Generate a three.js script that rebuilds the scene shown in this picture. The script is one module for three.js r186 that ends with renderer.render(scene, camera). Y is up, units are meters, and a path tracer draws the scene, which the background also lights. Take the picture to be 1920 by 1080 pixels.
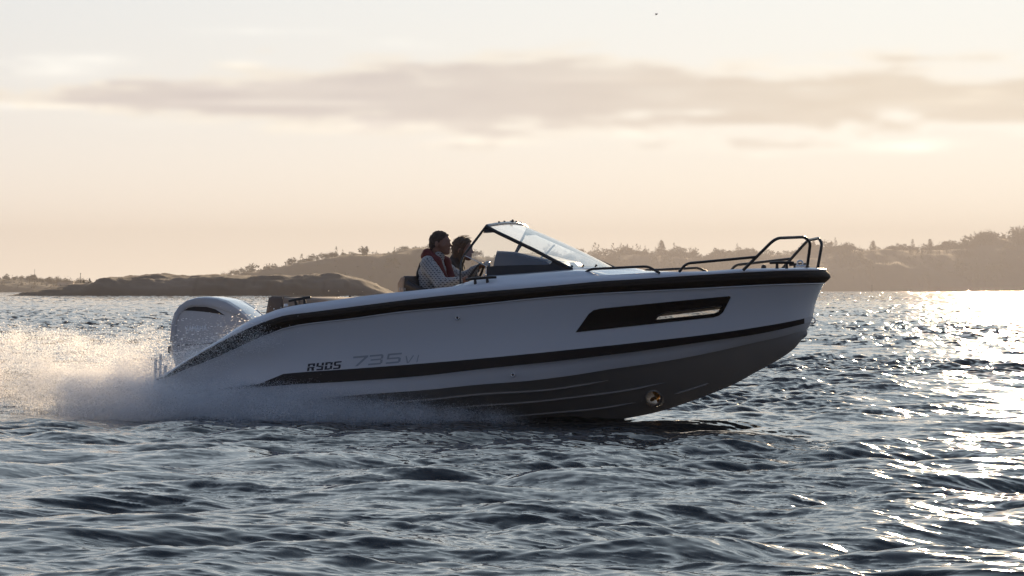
import * as THREE from 'three';
import { mergeGeometries, toCreasedNormals } from 'three/addons/utils/BufferGeometryUtils.js';
import { RoundedBoxGeometry } from 'three/addons/geometries/RoundedBoxGeometry.js';

// ------------------------------------------------------------------ camera, sky, sun, exposure
const scene = new THREE.Scene();
const FOCAL = 5780, EYE = 1.42, HORIZON = 544.5, DIST = 34, YAW = 17.5 * Math.PI / 180;
const camera = new THREE.PerspectiveCamera(2 * Math.atan(540 / FOCAL) * 180 / Math.PI, 16 / 9, 0.5, 20000);
camera.position.set(0, EYE, 0);
camera.lookAt(0, EYE + (HORIZON - 540) / FOCAL * 100, -100);
const renderer = new THREE.WebGLRenderer({ antialias: true });
renderer.setSize(1024, 576);
renderer.toneMapping = THREE.LinearToneMapping;
renderer.toneMappingExposure = 1.47;
renderer.shadowMap.enabled = true;

const SUN_AZ = 9.6 * Math.PI / 180, SUN_EL = 8.8 * Math.PI / 180;
const toSun = new THREE.Vector3(Math.sin(SUN_AZ) * Math.cos(SUN_EL), Math.sin(SUN_EL), -Math.cos(SUN_AZ) * Math.cos(SUN_EL));
const sun = new THREE.DirectionalLight(new THREE.Color(1.0, 0.73, 0.45), 5.0);
sun.position.copy(toSun).multiplyScalar(80).add(new THREE.Vector3(0, 0, -DIST));
sun.target.position.set(0, 0, -DIST);
sun.castShadow = true;
Object.assign(sun.shadow.camera, { left: -12, right: 12, top: 12, bottom: -12, near: 1, far: 200 });
scene.add(sun, sun.target);
scene.fog = new THREE.FogExp2(new THREE.Color(1.0, 0.92, 0.84), 0.000165);

// seeded randomness and noise
function rng(seed) { let a = seed >>> 0; return () => { a = (a + 0x6d2b79f5) | 0; let t = Math.imul(a ^ (a >>> 15), 1 | a); t = (t + Math.imul(t ^ (t >>> 7), 61 | t)) ^ t; return ((t ^ (t >>> 14)) >>> 0) / 4294967296; }; }
function hash2(x, y) { let h = Math.imul(x | 0, 374761393) + Math.imul(y | 0, 668265263); h = Math.imul(h ^ (h >>> 13), 1274126177); return ((h ^ (h >>> 16)) >>> 0) / 4294967296; }
function noise2(x, y) {
  const ix = Math.floor(x), iy = Math.floor(y); let fx = x - ix, fy = y - iy;
  fx = fx * fx * fx * (fx * (fx * 6 - 15) + 10); fy = fy * fy * fy * (fy * (fy * 6 - 15) + 10);
  const a = hash2(ix, iy), b = hash2(ix + 1, iy), c = hash2(ix, iy + 1), d = hash2(ix + 1, iy + 1);
  return (a + (b - a) * fx + (c - a) * fy + (a - b - c + d) * fx * fy) * 2 - 1;
}
function fbm(x, y, n = 4) { let s = 0, a = 0.5; for (let i = 0; i < n; i++) { s += a * noise2(x, y); x = x * 2.03 + 17.1; y = y * 2.03 + 9.7; a *= 0.5; } return s; }
const { clamp, lerp, smoothstep } = THREE.MathUtils;
function interp(list, x) {                      // list of [x, y], sorted by x; monotone cubic
  const n = list.length;
  if (x <= list[0][0]) return list[0][1];
  if (x >= list[n - 1][0]) return list[n - 1][1];
  let i = 0; while (x > list[i + 1][0]) i++;
  const s = (k) => (list[k + 1][1] - list[k][1]) / (list[k + 1][0] - list[k][0]);
  const m = (k) => { if (k === 0) return s(0); if (k === n - 1) return s(n - 2); const a = s(k - 1), b = s(k); return a * b <= 0 ? 0 : 2 * a * b / (a + b); };
  const h = list[i + 1][0] - list[i][0], t = (x - list[i][0]) / h, t2 = t * t, t3 = t2 * t;
  return (2 * t3 - 3 * t2 + 1) * list[i][1] + (t3 - 2 * t2 + t) * h * m(i) + (-2 * t3 + 3 * t2) * list[i + 1][1] + (t3 - t2) * h * m(i + 1);
}

// the sky: air that glows towards the low sun and is blue away from it, with a long bank of cloud
{
  const W = 4096, H = 2048, data = new Float32Array(W * H * 4), D = 180 / Math.PI;
  const deg = (p) => Math.atan(p / FOCAL) * D;
  const bank = (l) => l.map(([x, y]) => [deg(x - 960), deg(HORIZON - y)]);
  const top = bank([[-200, 190], [0, 178], [120, 172], [220, 152], [360, 140], [500, 134], [600, 120], [720, 108], [860, 98], [960, 92], [1100, 84], [1230, 86], [1320, 112], [1450, 112], [1560, 108], [1680, 92], [1760, 108], [1850, 116], [2100, 110]]);
  const low = bank([[-200, 205], [0, 200], [150, 204], [260, 214], [380, 234], [480, 246], [620, 250], [760, 262], [880, 278], [1000, 262], [1150, 264], [1300, 262], [1500, 268], [1700, 262], [2100, 270]]);
  const wisps = [[80, 128, 150, 16, 0.9], [190, 112, 60, 5, 0.6], [500, 60, 120, 4, 0.8], [455, 120, 55, 5, 0.5], [655, 77, 28, 3, 0.4], [800, 86, 90, 6, 0.9], [60, 202, 190, 6, 0.8], [700, 236, 420, 12, 0.9], [900, 268, 130, 8, 0.6], [1420, 288, 80, 4, 0.6], [1760, 276, 150, 9, 0.9], [1560, 316, 60, 3, 0.6], [1200, 255, 110, 9, 0.4], [1750, 192, 130, 5, 0.5], [1850, 180, 60, 6, 0.5], [470, 160, 260, 5, 0.5], [520, 190, 320, 5, 0.5], [1580, 242, 70, 6, 0.35], [1140, 150, 170, 3, 0.3], [1500, 128, 200, 6, 0.6]]
    .map(([x, y, w, h, a]) => [deg(x - 960), deg(HORIZON - y), deg(w), deg(h), a]);
  for (let r = 0; r < H; r++) {
    const el = ((r + 0.5) / H - 0.5) * 180, e = Math.max(el, 0), ce = Math.cos(el / D), se = Math.sin(el / D);
    for (let c = 0; c < W; c++) {
      const phi = ((c + 0.5) / W - 0.5) * 360, az = ((phi + 90 + 540) % 360) - 180;
      const dot = ce * Math.sin(az / D) * toSun.x + Math.max(se, 0) * toSun.y - ce * Math.cos(az / D) * toSun.z * -1 * -1;
      const g = Math.acos(clamp(dot, -1, 1)) * D;
      // clear air
      const low01 = Math.exp(-e / 6.8), away = 1 - 0.8 * Math.exp(-g / 28), up = 1 - Math.exp(-e / 22);
      const glow = (0.98 * Math.exp(-Math.pow(g / 56, 1.5)) + 0.08 * Math.exp(-g / 9)) * lerp(1, 0.42, smoothstep(e, 18, 60));
      let R = lerp(0.15, 0.075, up) * away + glow * lerp(0.82, 1.05, low01), G = lerp(0.20, 0.14, up) * away + glow * lerp(0.985, 0.885, low01), B = lerp(0.31, 0.30, up) * away + glow * lerp(1.11, 0.66, low01);
      const warm = Math.exp(-g / 60) * 0.14 * low01; R += warm; G += warm * 0.72; B += warm * 0.45;
      if (el > 0 && el < 40) {
        const wx = az * 0.40, wy = el * 3.4;
        const n1 = fbm(wx * 0.9 + 3, wy * 0.55 + 1, 4), n2 = fbm(wx * 3.1 + 40, wy * 2.3 + 11, 4);
        const k = Math.exp(-g / 30);
        if (el < 7 && Math.abs(az) < 40) {
          const drift = smoothstep(Math.abs(az), 11, 22);
          const t = interp(top, az) + n1 * 0.16 + n2 * 0.14 + drift * n1 * 0.8, b = interp(low, az) - n1 * 0.14 - n2 * 0.20 + drift * n1 * 0.5;
          const dt = t - el, db = el - b, fadeOut = 1 - smoothstep(Math.abs(az), 24, 40);
          const right = smoothstep(az, -4, 8);
          const m1 = fbm(az * 0.32 + 7, el * 3.0 + 2, 4), m2 = fbm(az * 0.7 + 60, el * 7.0 + 21, 3);
          const hw = clamp((t - b) / 2, 0.10, 0.5), d = Math.min(dt, db) / hw + m1 * 0.75 + m2 * 0.8, a = smoothstep(d, -0.25, 0.35) * fadeOut * 0.94, thick = smoothstep(d, 0.22, 0.80) * smoothstep(hw, 0.06, 0.3) * (0.94 + 0.3 * m2);
          const lit = smoothstep(dt, 0.9, 0.1) * 0.08 * right;
          const bR = lerp(0.99, 1.10, right) + lit, bG = lerp(0.925, 1.04, right) + lit, bB = lerp(0.84, 0.95, right) + lit;
          R = lerp(R, lerp(bR, lerp(0.715, 0.87, right), thick), a); G = lerp(G, lerp(bG, lerp(0.655, 0.765, right), thick), a); B = lerp(B, lerp(bB, lerp(0.645, 0.650, right), thick), a);
          for (const [wa, we, ww, wh, amp] of wisps) {
            const dx = (az - wa) / ww, dy = (el - we + n1 * 0.10 + (az - wa) * 0.01) / wh;
            if (dx > 1.6 || dx < -1.6 || dy > 4 || dy < -4) continue;
            const a = amp * Math.exp(-dx * dx * 1.6 - dy * dy) * clamp(0.8 + m1 * 2.0 + m2 * 1.2, 0, 1.4);
            R += a * 0.27; G += a * 0.26; B += a * 0.22;
          }
        }
        const streak = smoothstep(fbm(az * 0.16 + 50, el * 0.75 + 5, 5), 0.06, 0.34) * smoothstep(el, 5.4, 8) * (1 - smoothstep(el, 22, 40));
        R += streak * (0.10 + 0.22 * k); G += streak * (0.10 + 0.20 * k); B += streak * (0.10 + 0.17 * k);
      }
      const i = (r * W + c) * 4;
      const lowLift = 0.665 * (1 + 0.82 * Math.exp(-e / 1.9)); data[i] = R * lowLift; data[i + 1] = G * lowLift; data[i + 2] = B * lowLift * 0.965; data[i + 3] = 1;
    }
  }
  const t = new THREE.DataTexture(data, W, H, THREE.RGBAFormat, THREE.FloatType);
  t.mapping = THREE.EquirectangularReflectionMapping;
  t.magFilter = t.minFilter = THREE.LinearFilter;
  t.needsUpdate = true;
  scene.background = t;
  scene.environment = t;
}

// ------------------------------------------------------------------ helpers
const used = {};
function numbered(n) { used[n] = (used[n] ?? -1) + 1; return used[n] ? `${n}_${String(used[n]).padStart(3, '0')}` : n; }
function tag(o, label, category, group, kind) { if (label) o.userData.label = label; if (category) o.userData.category = category; if (group) o.userData.group = group; if (kind) o.userData.kind = kind; return o; }
function root(name) { const g = new THREE.Group(); g.name = numbered(name); scene.add(g); return g; }
function mesh(name, geo, mat, parent = scene) { const m = new THREE.Mesh(geo, mat); m.name = parent === scene ? numbered(name) : name; m.castShadow = m.receiveShadow = true; parent.add(m); return m; }
function strip(g) { g = g.index ? g.toNonIndexed() : g; for (const k of Object.keys(g.attributes)) if (!['position', 'normal'].includes(k)) g.deleteAttribute(k); return g; }
const merge = (list) => mergeGeometries(list.map(strip));
const mat = (r, g, b, rough = 0.6, more = {}) => new THREE.MeshPhysicalMaterial({ color: new THREE.Color().setRGB(r, g, b), roughness: rough, side: THREE.DoubleSide, ...more });
const V = (x, y, z) => new THREE.Vector3(x, y, z);

// boat axes: x to the bow, y up, z to starboard (towards the camera's side)
const cs = Math.cos(YAW), sn = Math.sin(YAW);
function at(px, py, z) {
  const dx = (px - 960) / FOCAL, t = (cs * DIST - z) / (sn * dx + cs), X = t * dx, dz = DIST - t;
  return V(cs * X + sn * dz, EYE - (py - HORIZON) / FOCAL * t, z);
}
function onto(px, py, zOf) { let p = at(px, py, 1); for (let i = 0; i < 12; i++) p = at(px, py, zOf(p.x, p.y)); return p; }

const M = {
  gel: mat(0.70, 0.71, 0.725, 0.22, { clearcoat: 0.6, clearcoatRoughness: 0.08 }),
  grey: mat(0.37, 0.355, 0.34, 0.30, { clearcoat: 0.4, clearcoatRoughness: 0.12 }),
  black: mat(0.018, 0.014, 0.012, 0.42),
  rubber: mat(0.030, 0.023, 0.018, 0.75, { specularIntensity: 0.35 }),
  tube: mat(0.018, 0.016, 0.015, 0.32),
  steel: mat(0.62, 0.62, 0.62, 0.18, { metalness: 1 }),
  glass: mat(0.93, 0.95, 0.95, 0.0, { transmission: 1, thickness: 0, ior: 1.75 }),
  smoked: mat(0.80, 0.76, 0.72, 0.0, { transmission: 1, thickness: 0, ior: 1.5 }),
  darkpanel: mat(0.018, 0.013, 0.010, 0.14),
  print: mat(0.035, 0.035, 0.04, 0.4),
  paleprint: mat(0.36, 0.38, 0.41, 0.4),
  beige: mat(0.36, 0.27, 0.20, 0.75),
  vinyl: mat(0.040, 0.033, 0.03, 0.55),
  dash: mat(0.10, 0.105, 0.12, 0.5),
  cowl: mat(0.44, 0.45, 0.47, 0.16, { clearcoat: 0.8, clearcoatRoughness: 0.06 }),
  teak: mat(0.20, 0.15, 0.11, 0.7),
};

// a path through points with rounded corners, as a tube
function roundedPath(pts, rad = 0.05) {
  const path = new THREE.CurvePath();
  let from = pts[0];
  for (let i = 1; i < pts.length - 1; i++) {
    const a = pts[i - 1].clone().sub(pts[i]), b = pts[i + 1].clone().sub(pts[i]), r = Math.min(rad, a.length() * 0.45, b.length() * 0.45);
    const p = pts[i].clone().addScaledVector(a.normalize(), r), q = pts[i].clone().addScaledVector(b.normalize(), r);
    path.add(new THREE.LineCurve3(from, p)); path.add(new THREE.QuadraticBezierCurve3(p, pts[i].clone(), q)); from = q;
  }
  path.add(new THREE.LineCurve3(from, pts[pts.length - 1]));
  return path;
}
function sweep(pts, r, rad = 0.05, seg = 10) {
  const path = roundedPath(pts, rad), P = [];
  for (const c of path.curves) { const n = c.isLineCurve3 ? 2 : 7; for (let i = 0; i < n; i++) P.push(c.getPoint(i / n)); }
  P.push(pts[pts.length - 1].clone());
  return tubeThrough(P, r, seg);
}
function tubeThrough(P, r, seg = 10) {       // straight sections between given points, caps on both ends
  const pos = [], idx = [], n = P.length; let side = null;
  for (let i = 0; i < n; i++) {
    const d = P[Math.min(i + 1, n - 1)].clone().sub(P[Math.max(i - 1, 0)]).normalize();
    if (!side) side = Math.abs(d.y) < 0.9 ? V(0, 1, 0) : V(1, 0, 0);
    side = side.clone().addScaledVector(d, -side.dot(d)).normalize();
    const up = d.clone().cross(side);
    const rr = typeof r === 'function' ? r(i / (n - 1)) : r;
    for (let k = 0; k < seg; k++) { const a = k / seg * 2 * Math.PI; const p = P[i].clone().addScaledVector(side, Math.cos(a) * rr).addScaledVector(up, Math.sin(a) * rr); pos.push(p.x, p.y, p.z); }
  }
  for (let i = 0; i < n - 1; i++) for (let k = 0; k < seg; k++) { const a = i * seg + k, b = i * seg + (k + 1) % seg; idx.push(a, a + seg, b, b, a + seg, b + seg); }
  pos.push(...P[0].toArray(), ...P[n - 1].toArray());
  for (let k = 0; k < seg; k++) { idx.push(n * seg, k, (k + 1) % seg); idx.push(n * seg + 1, (n - 1) * seg + (k + 1) % seg, (n - 1) * seg + k); }
  const g = new THREE.BufferGeometry(); g.setAttribute('position', new THREE.Float32BufferAttribute(pos, 3)); g.setIndex(idx); g.computeVertexNormals(); return g;
}
// a side-view outline (points in boat x, y) pushed across the boat from z0 to z1 with rounded edges
function slab(pts, z0, z1, bevel = 0.01, seg = 3) {
  const s = new THREE.Shape(pts.map((p) => new THREE.Vector2(p.x, p.y)));
  const g = new THREE.ExtrudeGeometry(s, { depth: Math.max(z1 - z0 - 2 * bevel, 0.001), bevelEnabled: bevel > 0, bevelSize: bevel, bevelThickness: bevel, bevelOffset: -bevel, bevelSegments: seg, curveSegments: 8 });
  g.translate(0, 0, z0 + bevel);
  return toCreasedNormals(strip(g), 0.7);
}
const box = (w, h, d, r = 0.01, at_ = [0, 0, 0], rot = [0, 0, 0]) => { const g = new RoundedBoxGeometry(w, h, d, 2, Math.min(r, w / 2.1, h / 2.1, d / 2.1)); g.rotateX(rot[0]); g.rotateY(rot[1]); g.rotateZ(rot[2]); g.translate(...at_); return g; };
const mirror = (g) => { g = g.clone(); g.scale(1, 1, -1); const n = g.attributes.normal; if (g.index) { const a = g.index.array; for (let i = 0; i < a.length; i += 3) { const t = a[i]; a[i] = a[i + 1]; a[i + 1] = t; } } else for (const k of Object.keys(g.attributes)) { const q = g.attributes[k], a = q.array, s = q.itemSize; for (let i = 0; i < q.count; i += 3) for (let c = 0; c < s; c++) { const t = a[i * s + c]; a[i * s + c] = a[(i + 1) * s + c]; a[(i + 1) * s + c] = t; } } return g; };

// ------------------------------------------------------------------ water
const WAVES = [];
{
  const R = rng(41), N = 110, main = 0.62;                      // travel direction, radians from +x towards the camera
  for (let i = 0; i < N; i++) {
    const f = (i + R()) / N, L = 0.075 * Math.pow(7 / 0.075, f), k = 2 * Math.PI / L;
    const spread = lerp(1.5, 0.75, smoothstep(L, 0.3, 4)), dir = main + Math.PI / 2 * 0.55 + (R() + R() + R() - 1.5) * spread;
    const steep = L > 4 ? 0.004 : L > 2 ? 0.010 : L > 1.1 ? 0.029 : L > 0.6 ? 0.042 : L > 0.3 ? 0.044 : L > 0.15 ? 0.044 : 0.030;
    WAVES.push({ kx: k * Math.cos(dir), kz: k * Math.sin(dir), k, a: steep / k * (0.5 + R()), ph: R() * 6.2832, L });
  }
}
function wave(x, z, out) {                       // x, z -> height, offsets and normal
  const wx = x + 0.35 * noise2(x * 0.21 + 4, z * 0.21) * 2, wz = z + 0.35 * noise2(x * 0.23, z * 0.23 + 8) * 2;
  const gust = clamp(0.95 + 0.75 * noise2(x * 0.13 + 3, z * 0.07 + 1) + 0.4 * noise2(x * 0.41, z * 0.33), 0.35, 1.7), gust2 = clamp(1 + 0.5 * noise2(x * 0.06 + 30, z * 0.045 + 12), 0.5, 1.5);
  let h = 0, sx = 0, sz = 0, ox = 0, oz = 0;
  for (const w of WAVES) {
    const q = w.kx * wx + w.kz * wz + w.ph, a = w.a * (w.L < 1.2 ? gust : gust2), s = Math.sin(q), c = Math.cos(q);
    h += a * s; sx += a * w.kx * c; sz += a * w.kz * c;
    const ch = 0.85 * a * c / w.k; ox -= ch * w.kx; oz -= ch * w.kz;
  }
  // short-crested wavelets with sharp tops
  let f = 2.2, am = 0.034;
  for (let i = 0; i < 4; i++) {
    const ux = (wx * 0.86 + wz * 0.34) * f * 0.55 + i * 13.7, uz = (wz * 0.92 - wx * 0.30) * f * 1.25 + i * 5.1, e = 0.02, am2 = am * gust;
    const n0 = noise2(ux, uz), nx = (noise2(ux + e, uz) - n0) / e, nz = (noise2(ux, uz + e) - n0) / e, w = Math.sqrt(n0 * n0 + 0.0025), dw = -n0 / w;
    h += am2 * (0.5 - w); sx += am2 * dw * (nx * f * 0.55 * 0.86 - nz * f * 1.25 * 0.30); sz += am2 * dw * (nx * f * 0.55 * 0.34 + nz * f * 1.25 * 0.92);
    f *= 2.1; am *= 0.475;
  }
  out.h = h; out.sx = sx; out.sz = sz; out.ox = ox; out.oz = oz;
  return out;
}
const boatOrigin = V(0, 0, -DIST);
function toBoat(X, Z) { const dz = Z + DIST; return [cs * X + sn * dz, -sn * X + cs * dz]; }
{
  const rows = [], add = (d0, d1, n) => { for (let i = 0; i < n; i++) rows.push(d0 * Math.pow(d1 / d0, i / n)); };
  add(12.5, 30, 880); add(30, 62, 600); add(62, 420, 480); add(420, 7500, 150); rows.push(7500);
  const C = 470, half = 0.205, pos = new Float32Array(rows.length * (C + 1) * 3), nor = new Float32Array(pos.length), o = {};
  let p = 0;
  for (let r = 0; r < rows.length; r++) for (let c = 0; c <= C; c++) {
    const d = rows[r], x = d * Math.tan((c / C * 2 - 1) * half), z = -d;
    wave(x, z, o);
    const [bx, bz] = toBoat(x, z);
    // the hull presses a hollow and a low shoulder of water around itself
    const near = Math.exp(-Math.pow(Math.max(0, Math.abs(bz) - 1.0) / 0.9, 2)) * smoothstep(bx, -9, -3) * (1 - smoothstep(bx, 1.0, 3.0));
    const calm = 1 - 0.45 * near, far = 1 / (1 + Math.pow(d / 900, 2));
    o.h *= calm;
    pos[p] = x + o.ox * calm * far; pos[p + 1] = o.h * far - 0.0 * near; pos[p + 2] = z + o.oz * calm * far;
    const l = 1 / Math.hypot(o.sx * calm, 1, o.sz * calm);
    nor[p] = -o.sx * calm * l; nor[p + 1] = l; nor[p + 2] = -o.sz * calm * l; p += 3;
  }
  const idx = new Uint32Array((rows.length - 1) * C * 6); let q = 0;
  for (let r = 0; r < rows.length - 1; r++) for (let c = 0; c < C; c++) { const a = r * (C + 1) + c, b = a + C + 1; idx[q++] = a; idx[q++] = a + 1; idx[q++] = b; idx[q++] = b; idx[q++] = a + 1; idx[q++] = b + 1; }
  const g = new THREE.BufferGeometry();
  g.setAttribute('position', new THREE.BufferAttribute(pos, 3)); g.setAttribute('normal', new THREE.BufferAttribute(nor, 3)); g.setIndex(new THREE.BufferAttribute(idx, 1));
  const water = mat(0.010, 0.012, 0.013, 0.065, { ior: 1.33, specularIntensity: 1 });
  tag(mesh('water', g, water), 'dark choppy sea with the low sun glittering at right', 'water', null, 'structure');
  // coarser waves on both sides of the fan and close to the camera
  const fan = (d0, d1, nr, a0, a1, nc, name, label) => {
    const P = [], N = [], I = [];
    for (let r = 0; r <= nr; r++) for (let c = 0; c <= nc; c++) {
      const d = d0 * Math.pow(d1 / d0, r / nr), x = d * Math.tan(lerp(a0, a1, c / nc)); wave(x, -d, o);
      const far = 1 / (1 + Math.pow(d / 900, 2)), l = 1 / Math.hypot(o.sx, 1, o.sz);
      P.push(x + o.ox * far, o.h * far - 0.004, -d + o.oz * far); N.push(-o.sx * l, l, -o.sz * l);
    }
    for (let r = 0; r < nr; r++) for (let c = 0; c < nc; c++) { const a = r * (nc + 1) + c, b = a + nc + 1; I.push(a, a + 1, b, b, a + 1, b + 1); }
    const g = new THREE.BufferGeometry(); g.setAttribute('position', new THREE.Float32BufferAttribute(P, 3)); g.setAttribute('normal', new THREE.Float32BufferAttribute(N, 3)); g.setIndex(I);
    tag(mesh(name, g, water), label, 'water', null, 'structure');
  };
  fan(12.5, 3000, 620, -0.85, -half + 0.012, 190, 'water', 'choppy sea left of the boat'); fan(12.5, 3000, 620, half - 0.012, 0.85, 190, 'water', 'choppy sea right of the boat'); fan(3, 12.6, 200, -0.85, 0.85, 300, 'water', 'choppy sea close below the camera');
  const og = new THREE.PlaneGeometry(15000, 8500); og.rotateX(-Math.PI / 2); og.translate(0, -0.6, -3300);
  tag(mesh('sea', og, mat(0.010, 0.013, 0.015, 0.3, { ior: 1.33 })), 'deep open sea out to the horizon', 'water', null, 'structure');
}

// ------------------------------------------------------------------ land
const rock = mat(0.030, 0.027, 0.026, 0.95, { vertexColors: true }), scrub = mat(0.026, 0.025, 0.018, 0.95, { vertexColors: true }), woodland = mat(0.020, 0.024, 0.016, 0.95, { vertexColors: true });
function land(name, outline, dist, depth, rough, step, m, label, seed, base = 552) {
  const X = (px) => (px - 960) / FOCAL * dist, Y = (py) => EYE - (py - HORIZON) / FOCAL * dist;
  const prof = outline.map(([px, py]) => [X(px), Math.max(Y(py), -1)]);
  const x0 = prof[0][0], x1 = prof[prof.length - 1][0], nx = Math.round((x1 - x0) / step), nz = 30, pos = [], idx = [];
  const height = (x, v) => {
    const p = interp(prof, x), w = Math.pow(Math.max(0, 1 - v * v), 0.55);
    const n = fbm(x * rough[0] + seed, v * depth * rough[0] + seed * 3, 5), f = fbm(x * rough[0] * 5 + seed, v * depth * rough[0] * 5, 3);
    return p * w * (1 + 0.45 * n * Math.abs(v)) + (n * rough[1] + (0.4 - Math.abs(f)) * rough[1] * 0.7) * w * smoothstep(Math.abs(v), 0, 0.15) - 0.6 * (1 - w);
  };
  for (let j = 0; j <= nz; j++) for (let i = 0; i <= nx; i++) {
    const x = lerp(x0, x1, i / nx), v = j / nz * 2 - 1;
    pos.push(x, height(x, v), -dist - v * depth + noise2(x * 0.05, v * 3) * depth * 0.05);
  }
  for (let j = 0; j < nz; j++) for (let i = 0; i < nx; i++) { const a = j * (nx + 1) + i, b = a + nx + 1; idx.push(a, a + 1, b, b, a + 1, b + 1); }
  const g = new THREE.BufferGeometry(); g.setAttribute('position', new THREE.Float32BufferAttribute(pos, 3)); g.setIndex(idx); g.computeVertexNormals();
  const col = []; for (let i = 0; i < pos.length; i += 3) { const k = step, n = fbm(pos[i] / (k * 9) + seed, pos[i + 1] / (k * 3) + pos[i + 2] / (k * 12), 4), c = Math.abs(fbm(pos[i] / (k * 14) + 50, pos[i + 1] / (k * 5) + pos[i + 2] / (k * 20), 3)); const v = clamp(0.9 + 1.5 * n, 0.3, 2.2) * (c < 0.03 ? 0.45 : 1) * (pos[i + 1] < step * 0.9 ? 0.5 : 1); col.push(v * (1 + 0.15 * n), v, v * (1 - 0.15 * n)); }
  g.setAttribute('color', new THREE.Float32BufferAttribute(col, 3));
  tag(mesh(name, g, m), label, 'land', null, 'structure');
  return { X, Y, height, dist, depth, x0, x1 };
}
const island = land('rocky_island', [[38, 553], [80, 541], [120, 535], [160, 531], [186, 529], [196, 524], [205, 519], [240, 519.5], [300, 517], [360, 517], [400, 515], [440, 517], [490, 521], [540, 521], [575, 518], [620, 517], [655, 521], [690, 530], [715, 540], [740, 552]], 850, 36, [0.05, 1.5], 0.8, rock, 'low bare rock island left of the boat, dark against the haze', 3);
const hill = land('hill', [[350, 551], [420, 526], [455, 515], [480, 510], [500, 511], [530, 503], [570, 496], [610, 487], [645, 480], [680, 479], [720, 479], [760, 472], [820, 474], [900, 486], [980, 500], [1040, 488], [1120, 500], [1200, 552]], 2900, 210, [0.014, 5], 4, scrub, 'long bare hill behind the rock island and the people', 7);
const shore = land('wooded_shore', [[860, 550], [960, 505], [1040, 492], [1090, 487], [1160, 484], [1240, 480], [1330, 484], [1420, 481], [1500, 480], [1570, 475], [1640, 472], [1720, 473], [1790, 472], [1830, 460], [1870, 452], [1920, 450], [1990, 446], [2080, 452], [2160, 470]], 6000, 560, [0.006, 7], 7, woodland, 'wooded shore fading into warm haze at right', 11);
const farshore = land('far_shore', [[-160, 528], [-60, 528], [0, 524], [40, 524], [80, 528], [110, 531], [140, 534], [200, 545], [240, 552]], 2600, 120, [0.012, 4], 4, woodland, 'distant wooded shore at far left', 17);

// foliage clumps: many small leaf faces through an uneven volume
function clump(seed, n, w, h, spiky) {
  const R = rng(seed), pos = [];
  const lobes = []; for (let i = 0; i < 5; i++) lobes.push([(R() - 0.5) * w * 0.7, h * (0.35 + 0.5 * R()), (R() - 0.5) * w * 0.7, w * (0.22 + 0.2 * R())]);
  for (let i = 0; i < n; i++) {
    let x, y, z;
    if (spiky) { const t = Math.pow(R(), 0.8); y = h * (0.12 + 0.88 * (1 - t)); const r = w * 0.5 * (0.12 + t) * Math.sqrt(R()), a = R() * 6.283; x = Math.cos(a) * r; z = Math.sin(a) * r; }
    else { const l = lobes[i % 5], a = R() * 6.283, b = Math.acos(2 * R() - 1), r = l[3] * Math.cbrt(R()); x = l[0] + r * Math.sin(b) * Math.cos(a); y = l[1] + r * Math.cos(b) * 0.8; z = l[2] + r * Math.sin(b) * Math.sin(a); }
    const s = w * (0.07 + 0.09 * R());
    for (let k = 0; k < 3; k++) pos.push(x + (R() - 0.5) * 2 * s, y + (R() - 0.5) * 1.5 * s, z + (R() - 0.5) * 2 * s);
  }
  const g = new THREE.BufferGeometry(); g.setAttribute('position', new THREE.Float32BufferAttribute(pos, 3)); g.computeVertexNormals(); return g;
}
const leafMat = mat(0.045, 0.055, 0.030, 0.9), barkMat = mat(0.10, 0.075, 0.055, 0.9);
function wood(name, L, count, hMin, hMax, seed, label, cover, spikyShare = 0.3) {
  const R = rng(seed), sets = [clump(seed + 1, 150, 0.9, 1, false), clump(seed + 2, 120, 0.55, 1, true)], lists = [[], []];
  for (let i = 0; i < count; i++) {
    const x = lerp(L.x0, L.x1, R()), v = i < count * 0.45 ? (R() - 0.5) * 0.25 : -0.05 - 0.9 * Math.pow(R(), 1.1);
    if (fbm(x * 0.02 + seed, v * 5, 3) + (R() - 0.5) * 0.7 > cover) continue;
    const y = L.height(x, v), z = -L.dist - v * L.depth;
    const h = lerp(hMin, hMax, Math.pow(R(), 3)) * clamp(0.75 + 1.3 * fbm(x * 0.022 + seed, v * 2, 3), 0.35, 1.6), s = h * (0.6 + 0.5 * R());
    if (y < 1) continue;
    const sp = R() < spikyShare; lists[sp ? 1 : 0].push(new THREE.Matrix4().compose(V(x, y - h * (sp ? 0.12 : 0.30), z), new THREE.Quaternion().setFromEuler(new THREE.Euler(0, R() * 6.28, 0)), V(s, h, s)));
  }
  const o = root(name); tag(o, label, 'forest', null, 'stuff');
  lists.forEach((l, k) => { const im = new THREE.InstancedMesh(sets[k], leafMat, l.length); im.name = 'tree_crowns'; tag(im, null, null, null, 'stuff'); l.forEach((m, i) => im.setMatrixAt(i, m)); o.add(im); });
}
wood('forest', shore, 4600, 8, 34, 101, 'hazy mass of pines along the wooded shore at right', 0.42);
wood('thicket', hill, 2000, 2, 12, 131, 'low thin bushes scattered along the bare hill', 0.10, 0.15);
wood('far_forest', farshore, 700, 4, 9, 151, 'dim mass of trees on the distant left shore', 0.5, 0.08);

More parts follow.
